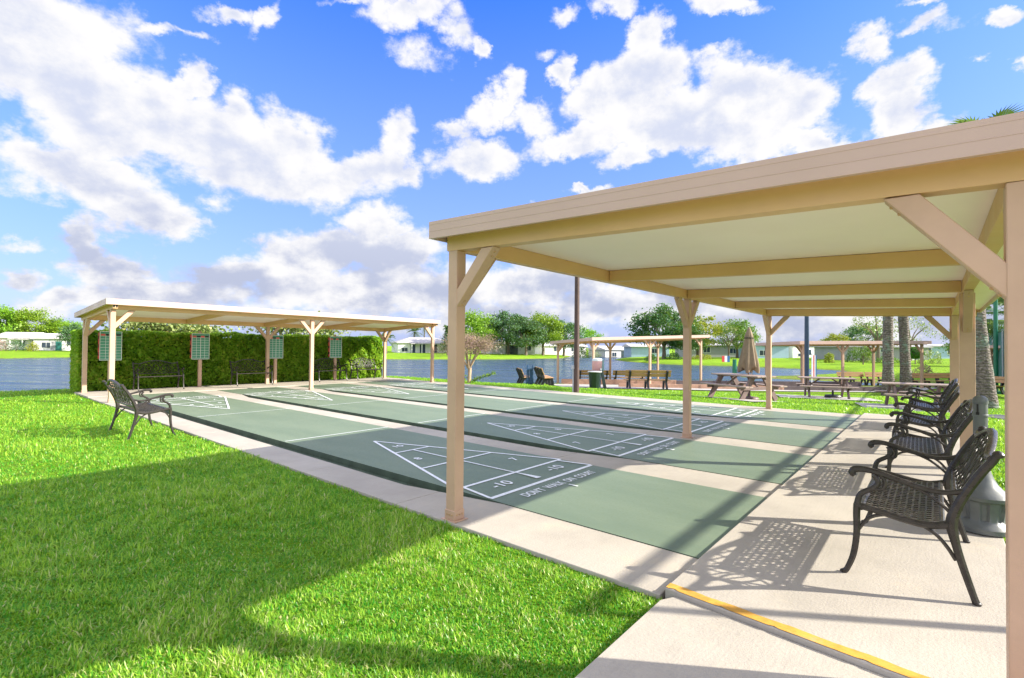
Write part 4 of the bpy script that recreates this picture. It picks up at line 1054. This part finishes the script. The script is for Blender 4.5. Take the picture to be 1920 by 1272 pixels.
for i, (yy, hh, lb) in enumerate(((1.6, 2.18, 'pale sea grape top showing over the hedge at left'), (3.0, 2.12, 'pale sea grape top showing over the hedge near the second scoreboard'), (6.3, 2.42, 'big pale shrub top over the hedge behind the middle posts'), (8.0, 2.35, 'pale shrub top over the hedge behind the rightmost scoreboard'))):
    rng = np.random.default_rng(50 + i); T = thing('sea_grape', lb, 'shrub', (-18.1, yy, gz(-18.1, yy)), 0, 'pale shrubs behind the hedge')
    n = 1500; P = rng.normal(size=(n, 3)) * np.array([.28, .62, .22]); P[:, 2] += hh - .15 - gz(-18.1, yy)
    leaves('foliage', P, rng.uniform(.07, .14, n), L_PALE, T, rng.random(n), aspect=.9, rng=rng)
    m = MB(); m.tube([(0, 0, 0), (.05, .1, hh * .6), (0, 0, hh)], [.06, .05, .02], 6); m.build('trunk', M_BARK, T)
# topiary ball
x, y = spot(.8095, 66); rng = np.random.default_rng(5)
T = thing('topiary_tree', 'round clipped ball tree on a thin stem before the house', 'tree', (x, y, gz(x, y)))
n = 2600; d = rng.normal(size=(n, 3)); d /= np.linalg.norm(d, axis=1)[:, None]; P = d * np.array([.98, .98, .80]) * rng.uniform(.86, 1.03, (n, 1)); P[:, 2] += 1.5
leaves('crown', P, rng.uniform(.12, .2, n), leafmat('topiary_leaf', (.02, .11, .008), (.07, .24, .02), None, .25), T, rng.random(n), rng=rng)
m = MB(); m.tube([(0, 0, -.1), (0, 0, 1.2)], .07, 7); m.lathe([(.1, .75), (.8, 1.2), (.86, 1.6), (.5, 2.1), (.05, 2.2)], 14); m.build('trunk', M_BARK, T)
# dry pink bush tree beside the court
x, y = -11.0, 10.62; rng = np.random.default_rng(21)
T = thing('ornamental_tree', 'small tree with a dry pinkish twiggy crown by the farthest court', 'tree', (x, y, gz(x, y)))
m = MB(); tips = []
m.tube([(0, 0, -.1), (.03, .0, .3), (.02, .03, .62)], [.085, .07, .075], 9, 3)
for i in range(9):
    a = 2 * PI * i / 9 + rng.uniform(-.3, .3); r = rng.uniform(.35, .78); h = rng.uniform(1.15, 1.70)
    q = Vector((r * math.cos(a), r * math.sin(a), h)); m.tube([(0, 0, .55), (q.x * .5, q.y * .5, .62 + (h - .6) * .45), q], [.038, .024, .010], 6, 3); tips.append(q)
    for j in range(5):
        t2 = q + Vector((rng.normal() * .22, rng.normal() * .22, rng.uniform(-.1, .28))); m.tube([q * .75 + Vector((0, 0, .2)), q, t2], [.01, .008, .004], 5); tips.append(t2)
m.build('trunk', M_BARKP, T, smooth=True)
P = np.concatenate([np.array(t_)[None] + rng.normal(size=(260, 3)) * np.array([.16, .16, .11]) for t_ in tips])
leaves('crown', P, rng.uniform(.028, .070, len(P)), L_PINK, T, np.clip(rng.normal(.5, .24, len(P)), 0, 1), aspect=.35, rng=rng)
P = np.concatenate([np.array([.12 + q * .75, .10 + q * .42, .10 + q * .42 - .1 * q * q]) + rng.normal(size=(16, 3)) * .04 for q in np.linspace(0, 1, 12)] + [np.array([-.15, -.1, .18]) + rng.normal(size=(70, 3)) * np.array([.16, .12, .08])])
leaves('basal_foliage', P, rng.uniform(.05, .10, len(P)), L_BRIGHT, T, rng.random(len(P)), rng=rng)

# palms
def palm(label, x, y, h, r, lean=(0., 0.), nf=22, fl=1.6, fan=True, back=(0., 0.), name='palm_tree', zc=None, group='palm trees', boots=0.):
    z = gz(x, y); T = thing(name, label, 'palm tree', (x, y, z), 0, group); rng = np.random.default_rng(int(abs(x * 131 + y * 17)))
    pts = []; rr = []
    for i in range(25):
        u = i / 24; pts.append((lean[0] * u ** 1.4 + back[0] * u ** 3, lean[1] * u ** 1.4 + back[1] * u ** 3, -.2 + (h + .2) * u)); rr.append(r * (1.30 - .3 * min(1, u * 4) - .12 * u) * (1 + .035 * math.sin(i * 2.3) + .02 * rng.normal()))
    m = MB(); m.tube(pts, rr, 18); m.build('trunk', M_PALMB, T, smooth=True)
    top = np.array([lean[0] + back[0], lean[1] + back[1], h]); V = []; Tn = []
    for k in range(nf):
        a = 2 * PI * k / nf * 2.618 + rng.uniform(-.3, .3); e = rng.uniform(-.7, 1.25); d = np.array([math.cos(a) * math.cos(e), math.sin(a) * math.cos(e), math.sin(e)])
        s = np.cross(d, [0, 0, 1.]); s /= np.linalg.norm(s) + 1e-9; uu = np.cross(s, d); tv = rng.random()
        if fan:
            hub = top + d * fl * .45 + np.array([0, 0, -.05 * fl])
            st0 = top; V += [st0 - s * .02, st0 + s * .02, hub + s * .015, hub - s * .015]; Tn += [.2] * 4
            for q in np.linspace(-1.35, 1.35, 19):
                ld = d * math.cos(q) + s * math.sin(q); ll = fl * (.62 - .1 * abs(q)); tip = hub + ld * ll + np.array([0, 0, -.28 * ll * ll]); mid = hub + ld * ll * .5 + uu * .03
                sw = np.cross(ld, uu) * .022 * fl
                V += [hub, mid - sw, tip, mid + sw]; Tn += [tv * .8 + .1] * 4
        else:
            prev = top
            for q in range(1, 13):
                u = q / 12; c = top + d * fl * u + np.array([0, 0, -.55 * fl * u * u])
                for sg in (-1, 1):
                    ld = s * sg + d * .55 + np.array([0, 0, -.45]); ld /= np.linalg.norm(ld); ll = fl * .30 * math.sin(.35 + 2.5 * u)
                    w = d * .035 * fl
                    V += [c - w * .5, c + ld * ll * .5 - w, c + ld * ll, c + ld * ll * .5 + w]; Tn += [tv] * 4
    V = np.array(V); F = np.arange(len(V)).reshape(-1, 4)
    npmesh('crown', V, F, L_PALM, T, np.array(Tn)); return T
palm('left of the twin grey palm trunks behind the picnic tables', 1.62, 23.75, 6.6, .20)
palm('right of the twin grey palm trunks behind the picnic tables', 2.22, 24.4, 6.9, .195, lean=(-.25, -.1))
palm('thick leaning palm trunk behind the thick tan post', 4.40, 18.45, 8.38, .25, lean=(-1.1, -.46), back=(1.15, .48), nf=24, fl=1.55)
palm('palm with a hanging crown beside the green lamp pole', 6.4, 36.5, 4.3, .15, nf=26, fl=2.0)
for i, (a, D, h, lb) in enumerate(((.945, 95, 6.2, 'small far palm left of the green lamp pole'), (.962, 98, 6.4, 'small far palm close to the green lamp pole'), (-.196, 128, 5.2, 'feathery palm left of the tall palms over the white house'), (-.176, 132, 6.8, 'tall feathery palm over the white house roof'), (-.252, 110, 3.4, 'low palm at the left end of the white house'), (-.130, 140, 6.5, 'thin palm between the white house and the near post'))):
    x, y = spot(a, D); palm(lb, x, y, h, .18, nf=20, fl=2.6, fan=False, group='far feathery palms')
# slender conifer left of the near post
x, y = spot(-.130, 105); rng = np.random.default_rng(4); T = thing('conifer', 'dark narrow conifer showing left of the near post', 'tree', (x, y, gz(x, y)))
P = []
for i in range(900):
    u = rng.random(); r = (1 - u) * 2.2 + .1; a = rng.random() * 6.28; rr_ = r * rng.uniform(.3, 1); P.append((rr_ * math.cos(a), rr_ * math.sin(a), 1 + u * 5.2 - .2 * rr_))
leaves('crown', np.array(P), .38, L_DARK, T, rng=rng); m = MB(); m.tube([(0, 0, -.2), (0, 0, 6)], [.16, .03], 7); m.build('trunk', M_BARK, T)

# ------------------------------------------------------------------ houses
def house(name, label, a, D, w, d, h, rh, wallm, roofm, wins, rz=0., doors=(), porch=None, over=.45, hip=False):
    x, y = spot(a, D); T = thing(name, label, 'house', (x, y, gz(x, y) - .05), YAW + rz, 'bungalows across the lake')
    m = MB(); m.box((-w / 2, 0, -.3), (w / 2, d, h)); m.build('wall', wallm, T)
    m = MB(); X = w / 2 + over; y0, y1 = -over, d + over; hx = X - (d / 2 if hip else 0)
    vs = [(-X, y0, h + .002), (X, y0, h + .002), (X, y1, h + .002), (-X, y1, h + .002), (-X, y0, h + .18), (X, y0, h + .18), (X, y1, h + .18), (-X, y1, h + .18), (-hx, d / 2, h + .18 + rh), (hx, d / 2, h + .18 + rh)]
    m.add(vs, [(0, 3, 2, 1), (0, 1, 5, 4), (1, 2, 6, 5), (2, 3, 7, 6), (3, 0, 4, 7), (4, 5, 9, 8), (6, 7, 8, 9), (5, 6, 9), (7, 4, 8)])
    m.build('roof', roofm, T)
    for (cx, cz, ww, hh) in wins:
        m = MB(); m.cbox((cx, -.03, cz), (ww + .16, .06, hh + .16)); f = m.build('window', M_WHITE, T)
        m = MB(); m.cbox((cx - ww / 4 - .01, -.066, cz), (ww / 2 - .05, .012, hh)); m.cbox((cx + ww / 4 + .01, -.066, cz), (ww / 2 - .05, .012, hh)); m.build('pane', M_GLASS, f)
    for (cx, ww, hh, mt) in doors:
        m = MB(); m.cbox((cx, -.025, hh / 2), (ww, .05, hh)); m.build('door', mt, T)
    if porch:
        (p0, p1, pd) = porch
        for q in np.linspace(p0, p1, 4): m = MB(); m.cbox((q, -pd, h / 2), (.16, .16, h)); m.build('porch_column', M_WHITE, T)
        m = MB(); m.box((p0 - .3, -pd - .3, h - .2), (p1 + .3, -over - .01, h - .02)); m.build('porch_roof', roofm, T)
    return T
house('bungalow', 'white bungalow with a sunlit gable at the far left edge', -.998, 104, 5.5, 8, 2.5, 1.1, M_STUCCO, M_ROOFW, [(1.2, 1.4, .9, 1.1)], rz=.42)
house('bungalow', 'long white bungalow with a dark porch at far left', -.955, 106, 8.5, 8, 2.4, .9, M_STUCCO, M_ROOFW, [(1.0, 1.4, 1.6, 1.2)], doors=((-1.6, 2.4, 2.0, M_GLASS),), porch=(-3.6, 2.2, 1.6), rz=.42)
house('bungalow', 'white bungalow with a teal door left of the hedge', -.895, 104, 10.5, 8, 2.5, 1.0, M_STUCCO, M_ROOFW, [(-3.2, 1.2, 1.4, 1.1), (.8, 1.9, 1.4, 1.2), (3.4, 1.2, 1.5, 1.1)], doors=((-1.2, 1.0, 2., mat('teal_door', (.02, .14, .12), .5)), (-2.1, .7, 2.0, M_STUCCOG)), rz=.42)
house('bungalow', 'pale bungalow with navy doors between the far pavilion posts', -.172, 120, 13.5, 8, 2.35, 1.3, M_STUCCO, M_ROOFG, [(-5.2, .8, 1.4, .9), (4.9, 1.2, 1.5, 1.0)], doors=((-3.2, 1.1, 2.1, M_DOOR), (-.9, 1.3, 2.1, M_DOOR), (2.0, 1.3, 2.1, M_DOOR)), porch=(-3.8, 3.4, 1.4), hip=True, rz=.42)
house('bungalow', 'white house with a dark screened porch behind the trees', .004, 128, 12., 8, 2.5, .9, M_STUCCO, M_ROOFW, [(4.2, 1.6, 1.4, 1.1)], doors=((-.6, 3.4, 2.2, M_GLASS),), rz=.42)
house('bungalow', 'low white house right of the lake pavilion corner', .108, 138, 13., 8, 2.4, .8, M_STUCCO, M_ROOFW, [(-3., 1.6, 1.4, 1.1), (2.5, 1.6, 1.4, 1.1)], rz=.42)
house('bungalow', 'low white house seen under the lake pavilion roof', .232, 132, 14., 8, 2.4, .9, M_STUCCO, M_ROOFW, [(-4.2, 1.2, 1.4, 1.1)], doors=((-.8, 2.4, 2.1, M_GLASS),), rz=.42)
house('bungalow', 'pale blue low house left of the huge dark tree', .278, 118, 9., 8, 2.3, .6, M_STUCCOB, M_ROOFW, [(1., 1.4, 1.4, 1.)])
house('bungalow', 'grey shaded house behind the airy tree', .415, 104, 13., 8, 2.4, .8, M_STUCCOG, M_ROOFG, [(-2.5, 1.6, 1.4, 1.1), (3., 1.4, 1.4, 1.1)])
house('bungalow', 'light blue house right of the folded umbrella', .522, 92, 6.2, 8, 2.4, .35, M_STUCCOB, M_ROOFW, [(-1.6, 1.0, 1.4, .9)])
house('bungalow', 'white house with three small windows right of the light blue one', .605, 96, 11.5, 8, 2.3, .45, M_STUCCO, M_ROOFW, [(-3.6, .5, 1.6, .6), (-1.4, 1.0, 1.5, 1.0), (1.2, 1.0, 1.5, 1.0)], doors=((4.6, 1.0, 2., mat('purple_door', (.12, .06, .35), .5)),), rz=.42)
house('bungalow', 'dark shaded house behind the twin palm trunks', .752, 80, 13.5, 8, 2.1, .3, M_STUCCOG, M_ROOFG, [(-3.6, 2.0, 1.5, 1.2), (-.2, 2.0, 1.5, 1.2)], doors=((3.0, 1.1, 2.1, M_DOOR), (4.2, .9, 2.1, M_WHITE)))
house('bungalow', 'pale house behind the clipped ball tree', .862, 86, 9.5, 8, 2.1, .3, M_STUCCOB, M_ROOFG, [(-2.5, 1.6, 1.4, 1.1), (1.8, 1.4, 1.4, 1.1)])

# ------------------------------------------------------------------ grass blades (one uncountable mass)
def grass():
    rng = np.random.default_rng(3); N = 1100000
    D = np.exp(rng.uniform(math.log(1.05), math.log(30.), N)); th = rng.uniform(rad(-58), rad(58), N)
    f = np.array([FH.x, FH.y]); r = np.array([RH.x, RH.y])
    XY = np.array([CAM.x, CAM.y]) + (np.cos(th) * D)[:, None] * f + (np.sin(th) * D)[:, None] * r
    x, y = XY[:, 0], XY[:, 1]
    jg = rng.uniform(0, .022, N) ** 1.0 * (rng.random(N) < .6)
    bad = ((x > -15.72 + jg) & (x < 3.58) & (y > -.66 + jg) & (y < 10.0 - jg)) | ((x > 1.985 + jg) & (x < 8) & (y <= -.66)) | ((x > -17.1) & (x < -15.7) & (y > -.6) & (y < 10))
    for (cx, cy, w, d, rr) in ((-1.3, 12.95, 2.6, 2.1, -.5), (.02, 18.6, 3.2, 2.2, .28), (2.75, 16.1, 2.8, 2.2, .26)):
        c, s = math.cos(rr), math.sin(rr); a = (x - cx) * c + (y - cy) * s; b = -(x - cx) * s + (y - cy) * c
        bad |= (np.abs(a) < w / 2) & (np.abs(b) < d / 2)
    dd = (x - CAM.x) * f[0] + (y - CAM.y) * f[1]; bad |= (dd > 21.3) & (x > -13) & (x < 4.2) & (dd < 31)
    ok = ~bad; sd = np.ones(N); sd[ok] = lake_sd(x[ok], y[ok]); ok &= sd > .3
    x, y, D = x[ok], y[ok], D[ok]; n = len(x); z = terrain(x, y) - .004
    far = np.maximum(1, D / 3.4) ** .58
    patch = np.sin(x * 1.7 + np.sin(y * 1.3) * 1.5) * np.sin(y * 2.1 + np.sin(x * .9) * 1.2)
    clump = np.sin(x * 9.1 + 3 * np.sin(y * 5.3)) * np.sin(y * 10.7 + 3 * np.sin(x * 4.1))
    L = rng.uniform(.020, .054, n) * (1 + .42 * clump) * (.92 + .30 * patch) * np.minimum(far, 1.35); w = rng.uniform(.0016, .0042, n) * far
    edge = np.minimum(np.abs(y + .66), 5); L *= np.where((edge < .12) & (x < 2), .8, 1)
    a = rng.uniform(0, 2 * PI, n) + .8 * patch; lean = np.clip(rng.normal(.95, .42, n), .05, 1.65)
    dx, dy = np.cos(a), np.sin(a); sx, sy = -dy, dx
    B = np.stack([x, y, z], 1); side = np.stack([sx, sy, 0 * sx], 1) * w[:, None]
    m1 = B + np.stack([dx * np.sin(lean * .55), dy * np.sin(lean * .55), np.cos(lean * .55)], 1) * (L * .55)[:, None]
    tp = m1 + np.stack([dx * np.sin(lean * 1.25), dy * np.sin(lean * 1.25), np.cos(lean * 1.25)], 1) * (L * .55)[:, None]
    V = np.stack([B - side * .6, B + side * .6, m1 + side, m1 - side, tp], 1).reshape(-1, 3)
    i0 = (np.arange(n) * 5)[:, None]
    F = np.concatenate([i0 + np.array([[0, 1, 2]]), i0 + np.array([[0, 2, 3]]), i0 + np.array([[3, 2, 4]])], 0)
    tint = np.clip(rng.uniform(-.05, .85, n) + .14 * patch + .12 * clump, 0, .85); dry = rng.random(n) * np.maximum(1, D / 3.5) ** 1.5 < (.05 + .07 * (clump > .35) + .08 * (patch > .3)); tint = np.where(dry, rng.uniform(.9, 1, n), tint)
    o = npmesh('grass', V, F, L_GRASS, None, np.repeat(tint, 5)); tag(o, 'short bright green grass blades of the lawn', 'grass', kind='stuff')
grass()
